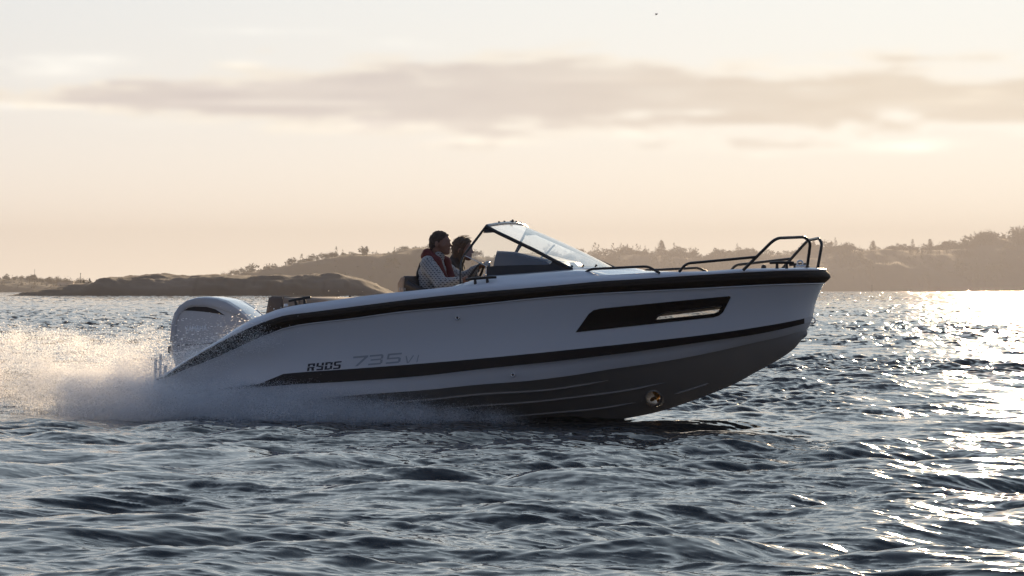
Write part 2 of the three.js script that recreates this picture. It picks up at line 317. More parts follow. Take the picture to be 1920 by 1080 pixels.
function tree(name, L, px, hPx, wPx, spiky, seed, label, group) {
  const x = L.X(px), h = hPx / FOCAL * L.dist, w = wPx / FOCAL * L.dist, y = L.height(x, 0), t = root(name);
  t.position.set(x, y - (spiky ? 0.05 : 0.22) * h, -L.dist);
  const tr = []; for (let i = 0; i <= 6; i++) tr.push(V(Math.sin(i * 1.3 + seed) * 0.03 * h, h * 0.85 * i / 6, Math.cos(i + seed) * 0.02 * h));
  const limbs = [tubeThrough(tr, (u) => h * 0.035 * (1 - u * 0.8), 6)];
  const R = rng(seed); for (let i = 0; i < 5; i++) { const a = R() * 6.28, b = h * (0.35 + 0.1 * i); limbs.push(tubeThrough([V(0, b, 0), V(Math.cos(a) * w * 0.2, b + h * 0.08, Math.sin(a) * w * 0.2), V(Math.cos(a) * w * 0.38, b + h * 0.13, Math.sin(a) * w * 0.38)], (u) => h * 0.014 * (1 - u * 0.7), 5)); }
  mesh('trunk', merge(limbs), barkMat, t);
  const c = clump(seed + 5, 260, spiky ? w / h : w / h * 0.95, 1, spiky); c.scale(h, h, h); mesh('crown', c, leafMat, t);
  return tag(t, label, 'tree', group);
}
tree('lone_tree', hill, 686, 17, 26, false, 5, 'lone spreading tree on the bare hill left of the two people');
tree('pine_tree', shore, 1240, 30, 26, true, 6, 'tallest dark pine on the wooded shore right of the windscreen');
tree('pine_tree', shore, 1182, 18, 20, true, 7, 'slim pine on the skyline between windscreen and tallest pine');
tree('pine_tree', shore, 1300, 22, 28, false, 8, 'broad pine on the skyline above the bow grab rail');
tree('pine_tree', shore, 1388, 20, 22, false, 9, 'round pine on the skyline just left of the tall bow rail');
tree('pine_tree', shore, 1637, 22, 20, true, 10, 'ragged pine on the skyline just right of the bow');
tree('pine_tree', shore, 1711, 26, 12, true, 12, 'thin pale pine standing left of the pointed spruce at right');
tree('spruce_tree', shore, 1744, 26, 20, true, 13, 'pointed spruce on the skyline of the shore at right');
tree('pine_tree', shore, 1858, 26, 44, false, 14, 'wide pine crown with sky showing through, far right hilltop');
tree('pine_tree', shore, 1905, 30, 40, false, 15, 'wide pine crown cut by the right edge of the picture');
tree('conifer', island, 157, 7, 6, true, 21, 'leftmost small conifer on the left slope of the rock island');
tree('conifer', island, 168, 9, 7, true, 22, 'tallest small conifer on the left slope of the rock island');
tree('conifer', island, 181, 6, 6, true, 23, 'rightmost small conifer on the left slope of the rock island');
tree('round_tree', farshore, 12, 14, 18, false, 24, 'dark round tree on the distant shore at the left edge');
tree('round_tree', farshore, 58, 12, 20, false, 25, 'spreading tree beneath the mast on the distant left shore');
tree('round_tree', farshore, 90, 12, 14, false, 26, 'pointed tree just left of the flat building on the left shore');

// small far buildings, masts, a sea mark
const wallMat = mat(0.42, 0.38, 0.34, 0.8), roofMat = mat(0.12, 0.10, 0.09, 0.8), paneMat = mat(0.04, 0.05, 0.06, 0.15);
{
  const d = 2500, X = (px) => (px - 960) / FOCAL * d, Y = (py) => EYE - (py - HORIZON) / FOCAL * d;
  const b = root('flat_building'); b.position.set(X(124), 0, -d);
  const w = X(138) - X(110), h = Y(529);
  mesh('wall', box(w, h, 9, 0.1, [0, h / 2, 0]), wallMat, b);
  mesh('roof', box(w + 1.2, 0.9, 10.4, 0.1, [0, h + 0.45, 0]), roofMat, b);
  for (let i = 0; i < 4; i++) mesh('window', box(1.6, 1.4, 0.3, 0.05, [(i - 1.5) * w / 4.4, h - 2.4, 4.5]), paneMat, b);
  tag(b, 'pale flat-roofed building on the far left shore', 'building');
  const e = 5800, hx = (1589 - 960) / FOCAL * e, hy = EYE - (512 - HORIZON) / FOCAL * e;
  const c = root('white_house'); c.position.set(hx, hy, -e + 60);
  mesh('wall', box(7, 6, 6, 0.1, [0, 3, 0]), mat(0.8, 0.8, 0.8, 0.7), c);
  mesh('roof', slab([V(-4.2, 5.9, 0), V(4.2, 5.9, 0), V(0, 9.4, 0)], -3.4, 3.4, 0.05), roofMat, c);
  for (const s of [-1, 1]) mesh('window', box(1.2, 1.4, 0.2, 0.04, [s * 1.7, 3.4, 3]), paneMat, c);
  tag(c, 'small white house among the trees just right of the bow', 'house');
  const mast = (px, top, foot, dist, label, r) => { const m = root('mast'); const x = (px - 960) / FOCAL * dist, y0 = EYE - (foot - HORIZON) / FOCAL * dist, y1 = EYE - (top - HORIZON) / FOCAL * dist; m.position.set(x, y0, -dist); mesh('pole', new THREE.CylinderGeometry(r * 0.6, r, y1 - y0, 8).translate(0, (y1 - y0) / 2, 0), M.tube, m); mesh('finial', new THREE.SphereGeometry(r * 1.6, 8, 6).translate(0, y1 - y0, 0), M.tube, m); tag(m, label, 'mast'); };
  mast(65, 506, 528, 2600, 'thin mast above the trees of the distant left shore', 0.25);
  mast(151, 513, 532, 852, 'thin mast on the left slope of the rock island', 0.10);
  const s = root('sea_mark'); const sd = 3000; s.position.set((1635 - 960) / FOCAL * sd, 0, -sd);
  mesh('pole', new THREE.CylinderGeometry(0.25, 0.35, 6.2, 10).translate(0, 3.1, 0), M.tube, s); mesh('topmark', new THREE.ConeGeometry(0.7, 1.2, 10).translate(0, 6.4, 0), M.tube, s);
  tag(s, 'slender dark sea mark at the shoreline right of the bow', 'sea mark');
}
// a gull high above
{
  const d = 420, b = root('gull'); b.position.set((1231 - 960) / FOCAL * d, EYE - (27 - HORIZON) / FOCAL * d, -d); b.rotation.set(0.1, 0.3, 0.35);
  const body = new THREE.SphereGeometry(0.09, 12, 8); body.scale(2.2, 0.9, 0.9);
  const wingG = (s) => { const g = new THREE.BufferGeometry(), p = [[0.07, 0.02, 0], [-0.10, 0.02, 0], [0.10, 0.16, s * 0.28], [-0.07, 0.15, s * 0.28], [-0.10, 0.10, s * 0.62]]; const t = [0, 1, 2, 2, 1, 3, 2, 3, 4], q = []; for (const dy of [0.008, -0.008]) for (const i of t) q.push(p[i][0], p[i][1] + dy, p[i][2]); g.setAttribute('position', new THREE.Float32BufferAttribute(q, 3)); g.computeVertexNormals(); return g; };
  const gm = mat(0.75, 0.74, 0.72, 0.8, { transmission: 0.4, thickness: 0 });
  mesh('body', body, gm, b); mesh('wing', wingG(1), gm, b); mesh('wing', wingG(-1), gm, b); mesh('tail', box(0.12, 0.012, 0.08, 0.004, [-0.22, 0, 0]), gm, b);
  const beak = new THREE.ConeGeometry(0.018, 0.07, 8); beak.rotateZ(-Math.PI / 2); beak.translate(0.22, 0, 0); mesh('beak', beak, M.beige, b);
  tag(b, 'lone grey gull flying high above the boat', 'bird');
}
// ------------------------------------------------------------------ the boat
const boat = root('motor_boat');
boat.position.copy(boatOrigin); boat.rotation.y = -YAW;
tag(boat, 'white open motor boat with black rub rail, raked windscreen and outboard speeding right', 'boat');
const XS = -3.72;                                            // aft end of the hull
const outline = (B, Lb, p, q, sternCut = 0.05) => (x, xe) => {
  const s = clamp((xe - x) / Lb, 0, 1), a = 1 - Math.pow(1 - s, p);
  return B * Math.pow(Math.max(a, 0), 1 / q) * (1 - sternCut * Math.pow(clamp((-x - 0.5) / 3.2, 0, 1), 2));
};
function hullLine(pixels, zf) {                              // pixels from aft to the stem, the last on the centreline
  const end = at(...pixels[pixels.length - 1], 0), pts = pixels.slice(0, -1).map(([px, py]) => { const p = onto(px, py, (x) => zf(Math.min(x, end.x), end.x)); return [p.x, p.y]; });
  pts.push([end.x, end.y]); pts.sort((a, b) => a[0] - b[0]);
  return { xe: end.x, y: (x) => interp(pts, x), z: (x) => zf(x, end.x) };
}
const keel = hullLine([[300, 872], [500, 850], [700, 832], [900, 813], [1050, 799], [1150, 788], [1223, 775], [1295, 752.5], [1381, 718], [1406, 704], [1462, 673], [1490, 653], [1503, 637]], () => 0);
const chine = hullLine([[300, 768], [500, 756], [680, 740], [800, 731], [900, 721], [986, 714.5], [1072, 704], [1147, 692], [1237, 679], [1321, 663.5], [1417, 642], [1470, 630], [1513, 618]], outline(1.10, 3.4, 2, 1.55));
const crease = hullLine([[300, 748], [420, 737], [534, 727], [640, 721], [783, 710.5], [900, 697.5], [1040, 682.4], [1181, 665.5], [1321, 645.5], [1417, 631], [1500, 612.5], [1519, 607]], outline(1.15, 3.3, 2, 1.7));
const stripeLow = hullLine([[300, 744], [420, 733], [534, 722], [640, 716], [783, 705.6], [900, 692.4], [1040, 677.6], [1181, 660.7], [1321, 641], [1417, 627], [1500, 609], [1521, 603]], outline(1.175, 3.2, 2, 1.75));
const stripeTop = hullLine([[300, 734], [420, 719], [542, 700], [640, 693], [755, 684.5], [900, 672.4], [1040, 658.7], [1181, 643.8], [1321, 627.8], [1417, 614], [1500, 599], [1524, 593]], outline(1.185, 3.15, 2, 1.8));
const bandLow = hullLine([[300, 713], [310, 709.5], [355, 690], [405, 671], [455, 647.5], [505, 626], [542, 612.5], [580, 606], [655, 597.5], [755, 583.8], [851, 575], [1026, 557], [1135, 549], [1181, 546.7], [1321, 539.6], [1462, 532.6], [1520, 531], [1544, 530.5]], outline(1.27, 3.0, 2, 2));
const bandTop = hullLine([[300, 710], [310, 705], [342, 682.5], [380, 660], [430, 632.5], [467, 615], [505, 600], [537, 590.8], [580, 585.5], [680, 572.5], [755, 563], [851, 552], [1026, 536.6], [1135, 526.7], [1181, 524], [1321, 515], [1462, 508], [1520, 507], [1547, 507]], outline(1.29, 2.95, 2, 2.05));
const capTop = hullLine([[300, 708], [306, 703], [342, 679], [380, 655], [415, 634], [440, 617], [472, 598.7], [495, 590], [520, 580.5], [555, 572.5], [615, 564.5], [655, 558.7], [720, 550.5], [785, 544], [855, 536.5], [939, 527.5], [1010, 523], [1072, 519], [1158, 514.5], [1237, 510.3], [1321, 508.5], [1395, 503.8], [1470, 502.6], [1519, 501.8], [1542, 503]], outline(1.22, 2.9, 2, 2.05));

const NU = 120, stations = [...Array(NU + 1).keys()].map((j) => Math.sin(j / NU * Math.PI / 2));
const rowOf = (l, dy = 0, dz = 0) => stations.map((u) => { const x = lerp(XS, l.xe, u); return V(x, l.y(x) + dy, Math.max(0, l.z(x) + dz * (1 - Math.pow(u, 30)))); });
function between(a, b, n, bend = 0) {                        // n rows strictly between two rows; bend pushes them out
  const rows = [];
  for (let k = 1; k <= n; k++) { const t = k / (n + 1); rows.push(a.map((p, j) => { const q = p.clone().lerp(b[j], t), i0 = Math.max(j - 1, 0), i1 = Math.min(j + 1, NU), d = a[i1].clone().sub(a[i0]); const out = j === NU ? V(1, 0, 0) : V(-d.z, 0, d.x).normalize(); const w = bend * Math.sin(Math.PI * t); q.x += out.x * w; q.z = Math.max(0, q.z + out.z * w); return q; })); }
  return rows;
}
function skin(rows) {                                        // one side, smooth
  const pos = [], idx = [], n = rows[0].length;
  rows.forEach((r) => r.forEach((p) => pos.push(p.x, p.y, p.z)));
  for (let i = 0; i < rows.length - 1; i++) for (let j = 0; j < n - 1; j++) { const a = i * n + j, b = a + n; idx.push(a, a + 1, b, b, a + 1, b + 1); }
  const g = new THREE.BufferGeometry(); g.setAttribute('position', new THREE.Float32BufferAttribute(pos, 3)); g.setIndex(idx); g.computeVertexNormals(); return g;
}
const both = (g) => { const s = strip(g); return mergeGeometries([s, mirror(s)]); };
const pair = (name, g, m) => { const q = strip(g); mesh(name, q, m, boat); mesh(name, mirror(q), m, boat); };
const rKeel = rowOf(keel), rChine = rowOf(chine), rChineIn = rowOf(chine, -0.012, -0.035), rCrease = rowOf(crease), rSL = rowOf(stripeLow), rST = rowOf(stripeTop), rBL = rowOf(bandLow), rBT = rowOf(bandTop), rCT = rowOf(capTop);
pair('lower_side', skin([rChine, ...between(rChine, rCrease, 2, 0.004), rCrease, rSL]), M.gel);

// cutting a one-sided skin by convex outlines given in boat x, y
function cut(g, poly, keepInside, lift = 0) {
  const area = poly.reduce((s, p, i) => { const q = poly[(i + 1) % poly.length]; return s + p[0] * q[1] - q[0] * p[1]; }, 0);
  const edges = poly.map((p, i) => { const q = poly[(i + 1) % poly.length], s = Math.sign(area); return [-(q[1] - p[1]) * s, (q[0] - p[0]) * s, p]; });
  const src = g.index ? g.toNonIndexed() : g, P = src.attributes.position, N = src.attributes.normal, pos = [], nor = [];
  const emit = (f) => { for (let i = 1; i < f.length - 1; i++) for (const v of [f[0], f[i], f[i + 1]]) { const l = Math.hypot(v[3], v[4], v[5]); pos.push(v[0] + v[3] / l * lift, v[1] + v[4] / l * lift, v[2] + v[5] / l * lift); nor.push(v[3] / l, v[4] / l, v[5] / l); } };
  const split = (f, [nx, ny, p]) => {
    const ins = [], outs = [], d = f.map((v) => (v[0] - p[0]) * nx + (v[1] - p[1]) * ny);
    f.forEach((v, i) => { const k = (i + 1) % f.length, w = f[k]; (d[i] >= 0 ? ins : outs).push(v); if ((d[i] >= 0) !== (d[k] >= 0)) { const t = d[i] / (d[i] - d[k]), m = v.map((a, c) => a + (w[c] - a) * t); ins.push(m); outs.push(m); } });
    return [ins, outs];
  };
  for (let i = 0; i < P.count; i += 3) {
    let f = [0, 1, 2].map((k) => [P.getX(i + k), P.getY(i + k), P.getZ(i + k), N.getX(i + k), N.getY(i + k), N.getZ(i + k)]);
    for (const e of edges) { const [a, b] = split(f, e); if (!keepInside && b.length > 2) emit(b); f = a; if (f.length < 3) break; }
    if (keepInside && f.length > 2) emit(f);
  }
  const out = new THREE.BufferGeometry(); out.setAttribute('position', new THREE.Float32BufferAttribute(pos, 3)); out.setAttribute('normal', new THREE.Float32BufferAttribute(nor, 3)); return out;
}
const sideZ = (x, y) => { const a = stripeTop, b = bandLow, t = clamp((y - a.y(x)) / Math.max(b.y(x) - a.y(x), 0.02), -0.3, 1.2); return lerp(a.z(x), b.z(x), t); };
const flat = (l) => l.map(([px, py]) => { const p = onto(px, py, sideZ); return [p.x, p.y]; });
let side = strip(skin([rST, ...between(rST, rBL, 9, -0.02), rBL]));
{ const n = side.attributes.normal; if (n.getZ(60) < 0) for (let i = 0; i < n.array.length; i++) n.array[i] *= -1; }
let stripeSkin = strip(skin([rSL, rST]));
{ const n = stripeSkin.attributes.normal; if (n.getZ(60) < 0) for (let i = 0; i < n.array.length; i++) n.array[i] *= -1; }
const sideSkin = side;
const panelPoly = flat([[1078.6, 623], [1103, 588.5], [1112, 581.5], [1125, 578.3], [1367, 554.8], [1369.5, 557], [1355, 585], [1347, 592], [1336, 595]]);
const panePoly = flat([[1228.6, 600.5], [1234, 592], [1247, 586], [1353, 573.5], [1347.5, 585], [1338, 589]]);
const farPane = flat([[1060, 618], [1080, 603], [1353, 572], [1347, 586], [1338, 590]]);
mesh('topside', cut(side, panePoly, false), M.gel, boat); mesh('topside', mirror(cut(side, farPane, false)), M.gel, boat);
const starWin = mesh('hull_window', cut(cut(sideSkin, panelPoly, true, 0.005), panePoly, false), M.darkpanel, boat);
mesh('pane', cut(sideSkin, panePoly, true, -0.012), M.smoked, starWin);
mesh('surround', strip(tubeThrough(panePoly.concat([panePoly[0]]).map(([x, y]) => V(x, y, sideZ(x, y) - 0.004)), 0.007, 6)), M.black, starWin);
const portWin = mesh('hull_window', mirror(cut(cut(sideSkin, flat([[1045, 628], [1075, 590], [1367, 554.8], [1369.5, 557], [1355, 585], [1336, 595]]), true, 0.005), farPane, false)), M.darkpanel, boat);
mesh('pane', mirror(cut(sideSkin, farPane, true, -0.012)), M.smoked, portWin);
// the black stripe, its white ends fore and aft
const stripeMain = flat([[462, 730], [540, 697.5], [1509, 560], [1504, 640], [520, 780]]), tailPoly = flat([[200, 748], [420, 726.5], [530, 709], [530, 790], [200, 800]]);
const outside = cut(stripeSkin, stripeMain, false), main = cut(stripeSkin, stripeMain, true), tail = cut(outside, tailPoly, true), rest = cut(outside, tailPoly, false);
for (const g of [main, mirror(main), tail, mirror(tail)]) mesh('hull_stripe', g, M.black, boat);
for (const keep of [true, false]) { const g = cut(rest, [[-6, -2], [0, -2], [0, 4], [-6, 4]], keep); mesh('stripe_end', g, M.gel, boat); mesh('stripe_end', mirror(g), M.gel, boat); }

// rub rail: a thick rounded black fender with two shallow grooves
{
  const rows = [rBL, ...between(rBL, rBT, 13, 0.055), rBT], grooves = [5, 9];
  const w = stations.map((u) => clamp((u - 0.01) / 0.25, 0, 1));
  grooves.forEach((k) => rows[k].forEach((p, j) => { const d = 0.010 * w[j]; if (j < NU) p.z = Math.max(0, p.z - d); else p.x -= d; }));
  mesh('rub_rail', both(skin(rows)), M.rubber, boat);
  const lip = rBL.map((p) => V(p.x, p.y - 0.006, p.z + 0.006)); mesh('rail_lip', both(tubeThrough(lip.filter((p, i) => i % 2 === 0), 0.008, 6)), M.gel, boat);
}
mesh('gunwale', both(skin([rBT, ...between(rBT, rCT, 4, 0.018), rCT])), M.gel, boat);
// decks: foredeck, cockpit liner and sole, side decks, stern platform
const xWind = at(915, 520, 1.1).x, xAft = at(494, 590, 1.15).x;
const inner = (x) => capTop.z(x) - 0.17;
{
  const js = stations.map((u, j) => [j, lerp(XS, capTop.xe, u)]);
  const fore = js.filter(([, x]) => x > xWind - 0.02).map(([j]) => j), K = 12, rows = [];
  for (let k = 0; k <= K; k++) rows.push(fore.map((j) => { const p = rCT[j], t = k / K, hump = 0.075 * (1 - smoothstep(p.x, at(1120, 505, 0).x, at(1330, 505, 0).x)); return V(p.x, p.y - 0.012 * Math.sin(Math.min(1, t * 3) * Math.PI) + hump * smoothstep(t, 0, 0.35), p.z * (1 - t)); }));
  mesh('foredeck', both(skin(rows)), M.gel, boat);
  const mid = js.filter(([, x]) => x <= xWind && x >= xAft - 0.02).map(([j]) => j), sole = 0.47;
  const deckIn = mid.map((j) => V(rCT[j].x, rCT[j].y - 0.004, inner(rCT[j].x)));
  pair('side_deck', skin([mid.map((j) => rCT[j]), deckIn]), M.gel);
  pair('cockpit_liner', skin([deckIn, deckIn.map((p) => V(p.x, sole, p.z - 0.05))]), M.gel);
  mesh('sole', both(skin([deckIn.map((p) => V(p.x, sole, p.z - 0.05)), deckIn.map((p) => V(p.x, sole, 0))])), M.teak, boat);
  const wall = (x, y0, y1) => box(0.04, y1 - y0, 2 * inner(x), 0.01, [x, (y0 + y1) / 2, 0]);
  mesh('aft_bulkhead', wall(xAft, 0.2, capTop.y(xAft) - 0.02), M.gel, boat);
  mesh('cabin_bulkhead', box(0.04, 0.62, 0.74, 0.01, [xWind, 0.86, 0.52]), M.gel, boat); mesh('cabin_bulkhead', box(0.04, 0.62, 0.4, 0.01, [xWind, 0.86, -0.69]), M.gel, boat);
  const aft = js.filter(([, x]) => x < xAft).map(([j]) => j);
  mesh('stern_platform', both(skin([aft.map((j) => rCT[j]), aft.map((j) => V(rCT[j].x, Math.min(rCT[j].y - 0.01, 0.62), rCT[j].z - 0.16)), aft.map((j) => V(rCT[j].x, Math.min(rCT[j].y - 0.01, 0.62), 0))])), M.gel, boat);
  const prof = [rKeel, rChine, rCrease, rST, rBL, rBT, rCT].map((r) => r[0]), tp = [];
  for (let i = 0; i < prof.length - 1; i++) { const c = V(XS, 0.1, 0); tp.push(c.x, c.y, c.z, prof[i].x, prof[i].y, prof[i].z, prof[i + 1].x, prof[i + 1].y, prof[i + 1].z); }
  const tg = new THREE.BufferGeometry(); tg.setAttribute('position', new THREE.Float32BufferAttribute(tp, 3)); tg.computeVertexNormals(); mesh('transom', both(tg), M.gel, boat);
}
// the white coaming under the windscreen
{
  const topPx = [[858, 534.5], [884, 526], [912, 517.5], [939, 515.5], [1000, 511], [1072, 505.5], [1104, 506], [1140, 512.5], [1165, 514.3]];
  const line = topPx.map(([x, y]) => onto(x, y, (q) => capTop.z(q) - 0.20)), foot = topPx.map(([x]) => 0);
  const cv = new THREE.CatmullRomCurve3(line), n = 40, a = [], b = [], c = [], d = [];
  for (let i = 0; i <= n; i++) { const p = cv.getPoint(i / n), z0 = capTop.z(p.x), y0 = capTop.y(p.x) - 0.015; a.push(V(p.x, y0, z0 - 0.004)); b.push(V(p.x, lerp(y0, p.y, 0.75), lerp(z0, p.z, 0.35))); c.push(V(p.x, p.y, p.z)); d.push(V(p.x, p.y - 0.03, p.z - 0.10)); }
  pair('coaming', skin([a, b, c, d]), M.gel);
}
// bottom, pierced by the round tunnel of the bow thruster
const bottomZ = (x, y) => { const k = keel.y(x), c = chine.y(x), t = clamp((y - k) / Math.max(c - k, 0.02), 0, 1); return chine.z(x) * t + 0.03 * Math.sin(Math.PI * t); };
{
  const ring = [...Array(14).keys()].map((i) => { const a = i / 14 * 2 * Math.PI, p = onto(1225 + 14.5 * Math.cos(a), 746 - 13.5 * Math.sin(a), bottomZ); return [p.x, p.y]; });
  const cx = ring.reduce((a, p) => a + p[0], 0) / 14, cy = ring.reduce((a, p) => a + p[1], 0) / 14, half = skin([rKeel, ...between(rKeel, rChineIn, 7, 0.03), rChineIn, rChine]);
  const open = cut(half, ring, false); mesh('bottom', mergeGeometries([open, mirror(open)]), M.grey, boat);
  const rr = Math.max(...ring.map((p) => Math.hypot(p[0] - cx, p[1] - cy))), zz = bottomZ(cx, cy);
  const th = mesh('thruster_tunnel', new THREE.CylinderGeometry(rr, rr, zz * 2 - 0.03, 28, 1, true).rotateX(Math.PI / 2).translate(cx, cy, 0), mat(0.30, 0.24, 0.17, 0.4), boat);
  const lip = ring.map(([x, y]) => V(x, y, bottomZ(x, y) + 0.002)); lip.push(lip[0].clone());
  mesh('tunnel_lip', tubeThrough(lip, 0.008, 6), M.grey, th);
  const bronze = mat(0.55, 0.36, 0.14, 0.3, { metalness: 1 });
  mesh('thruster_hub', new THREE.SphereGeometry(0.03, 14, 10).scale(1, 1, 1.8).translate(cx, cy, zz * 0.45), bronze, th);
  for (let i = 0; i < 4; i++) { const b = new THREE.SphereGeometry(1, 10, 8).scale(0.028, 0.036, 0.006); b.rotateY(0.6); b.translate(0, 0.05, 0); b.rotateZ(i * Math.PI / 2 + 0.4); b.translate(cx, cy, zz * 0.45); mesh('thruster_blade', b, bronze, th); }
}
// spray rails under the bow
for (const l of [[[560, 765], [700, 757], [800, 750], [900, 739.5], [1020, 732], [1080, 724], [1140, 713.7]], [[700, 778], [900, 761], [990, 754.5], [1072, 745.6], [1175, 732], [1247, 717.5]], [[860, 789], [1048, 773], [1123, 766], [1192, 755]], [[1264, 739], [1298, 729], [1328, 719]]]) {
  const bz = (x, y) => { const k = keel.y(x), c = chine.y(x), t = clamp((y - k) / Math.max(c - k, 0.02), 0, 1); return chine.z(x) * t + 0.03 * Math.sin(Math.PI * t); };
  const cv = new THREE.CatmullRomCurve3(l.map(([px, py]) => onto(px, py, bz))), P = cv.getPoints(40).map((p) => V(p.x, p.y, bz(p.x, p.y)));
  const g = tubeThrough(P, (u) => 0.013 * Math.min(1, 0.15 + u * 6, 0.15 + (1 - u) * 6), 6);
  mesh('spray_rail', g, M.grey, boat); mesh('spray_rail', mirror(g), M.grey, boat);
}
// lettering on the side: strokes in a unit cell, skewed along the stripe, 2 mm proud
function letter(strokes, q, m, name) {                       // q: pixel corners [bottom left, bottom right, top right, top left]
  const to = (u, v) => [lerp(lerp(q[0][0], q[1][0], u), lerp(q[3][0], q[2][0], u), v), lerp(lerp(q[0][1], q[1][1], u), lerp(q[3][1], q[2][1], u), v)];
  const parts = strokes.map((s) => cut(sideSkin, flat(s.map(([u, v]) => to(u, v))), true, 0.0025)).filter((g) => g.attributes.position.count);
  mesh(name, mergeGeometries(parts), m, boat);
}
const R4 = (a, b, c, d) => [[a, b], [c, b], [c, d], [a, d]];
const GLYPH = {
  R: [R4(0, 0, 0.3, 0.52), R4(0, 0.6, 0.3, 1), R4(0.3, 0.82, 0.95, 1), R4(0.68, 0.6, 0.98, 0.82), R4(0.3, 0.40, 0.95, 0.52), [[0.62, 0], [0.95, 0], [0.85, 0.40], [0.52, 0.40]]],
  Y: [R4(0, 0.5, 0.3, 1), R4(0.68, 0.6, 0.98, 1), R4(0.3, 0.42, 0.68, 0.6), R4(0.68, 0.2, 0.98, 0.52), R4(0.1, 0, 0.98, 0.2)],
  D: [R4(0, 0, 0.32, 0.52), R4(0, 0.6, 0.32, 1), R4(0.32, 0.82, 0.7, 1), R4(0.7, 0.6, 1, 0.95), R4(0.7, 0.06, 1, 0.52), R4(0.32, 0, 0.7, 0.18)],
  S: [R4(0.05, 0.82, 1, 1), R4(0, 0.58, 0.3, 0.9), R4(0.1, 0.42, 0.9, 0.58), R4(0.68, 0.1, 0.98, 0.48), R4(0, 0, 0.9, 0.18)],
  7: [R4(0, 0.82, 1, 1), [[0.22, 0], [0.42, 0], [0.98, 0.82], [0.76, 0.82]]],
  3: [R4(0, 0.84, 0.92, 1), R4(0.12, 0.44, 0.88, 0.58), R4(0, 0, 0.92, 0.16), R4(0.84, 0.1, 1, 0.46), R4(0.84, 0.56, 1, 0.9)],
  5: [R4(0.04, 0.84, 1, 1), R4(0.02, 0.46, 0.16, 0.9), R4(0.06, 0.44, 0.9, 0.58), R4(0.84, 0.1, 1, 0.5), R4(0, 0, 0.92, 0.16)],
  V: [[[0.36, 0], [0.52, 0], [0.14, 1], [0, 1]], [[0.44, 0], [0.58, 0], [1, 1], [0.86, 1]]],
  I: [R4(0.2, 0, 0.8, 1)],
};
const word = (s, boxes, m, name) => s.split('').forEach((c, i) => letter(GLYPH[c], boxes[i], m, name));
word('RYDS', [0, 1, 2, 3].map((i) => { const x0 = 575.5 + i * 16.3, x1 = x0 + 14, yb = (x) => 696 - (x - 575) * 0.075, yt = (x) => 682 - (x - 577) * 0.082; return [[x0, yb(x0)], [x1, yb(x1)], [x1 + 1.8, yt(x1)], [x0 + 1.8, yt(x0)]]; }), M.print, 'letter');
const num = (x0, x1, yb, yt, k = 0.085, lean = 3) => [[x0, yb], [x1, yb - (x1 - x0) * k], [x1 + lean, yt - (x1 - x0) * k], [x0 + lean, yt]];
word('735', [num(659, 687, 687.5, 668.5), num(690, 716, 685, 666), num(723, 750, 682.5, 663.5)], M.paleprint, 'numeral');
word('VI', [num(757, 773, 681.5, 667.5), num(780, 783, 679.5, 665.5)], M.paleprint, 'letter');
// through-hull outlets, bow eye, snap studs
for (const [px, py] of [[858, 596], [962, 703]]) {
  const p = onto(px, py, sideZ), f = mesh('outlet', new THREE.TorusGeometry(0.018, 0.007, 8, 18).translate(p.x, p.y, p.z + 0.004), M.steel, boat);
  mesh('bore', new THREE.CylinderGeometry(0.017, 0.017, 0.012, 14).rotateX(Math.PI / 2).translate(p.x, p.y, p.z + 0.002), M.black, f);
}
{ const p = at(1522, 601, 0); mesh('bow_eye', merge([new THREE.TorusGeometry(0.03, 0.008, 8, 20).translate(p.x + 0.008, p.y, 0), box(0.03, 0.05, 0.03, 0.008, [p.x - 0.025, p.y + 0.01, 0])]), M.steel, boat); }
{
  const stud = (px, py, z) => { const p = at(px, py, z); return new THREE.SphereGeometry(0.012, 8, 6).translate(p.x, p.y, p.z); };
  mesh('stud', stud(656, 555.5, 1.1), M.black, boat);
  for (const [x, y] of [[600, 569], [527, 581], [728, 553.5], [796, 545.5]]) mesh('stud', stud(x, y, 1.17), M.black, boat);
}
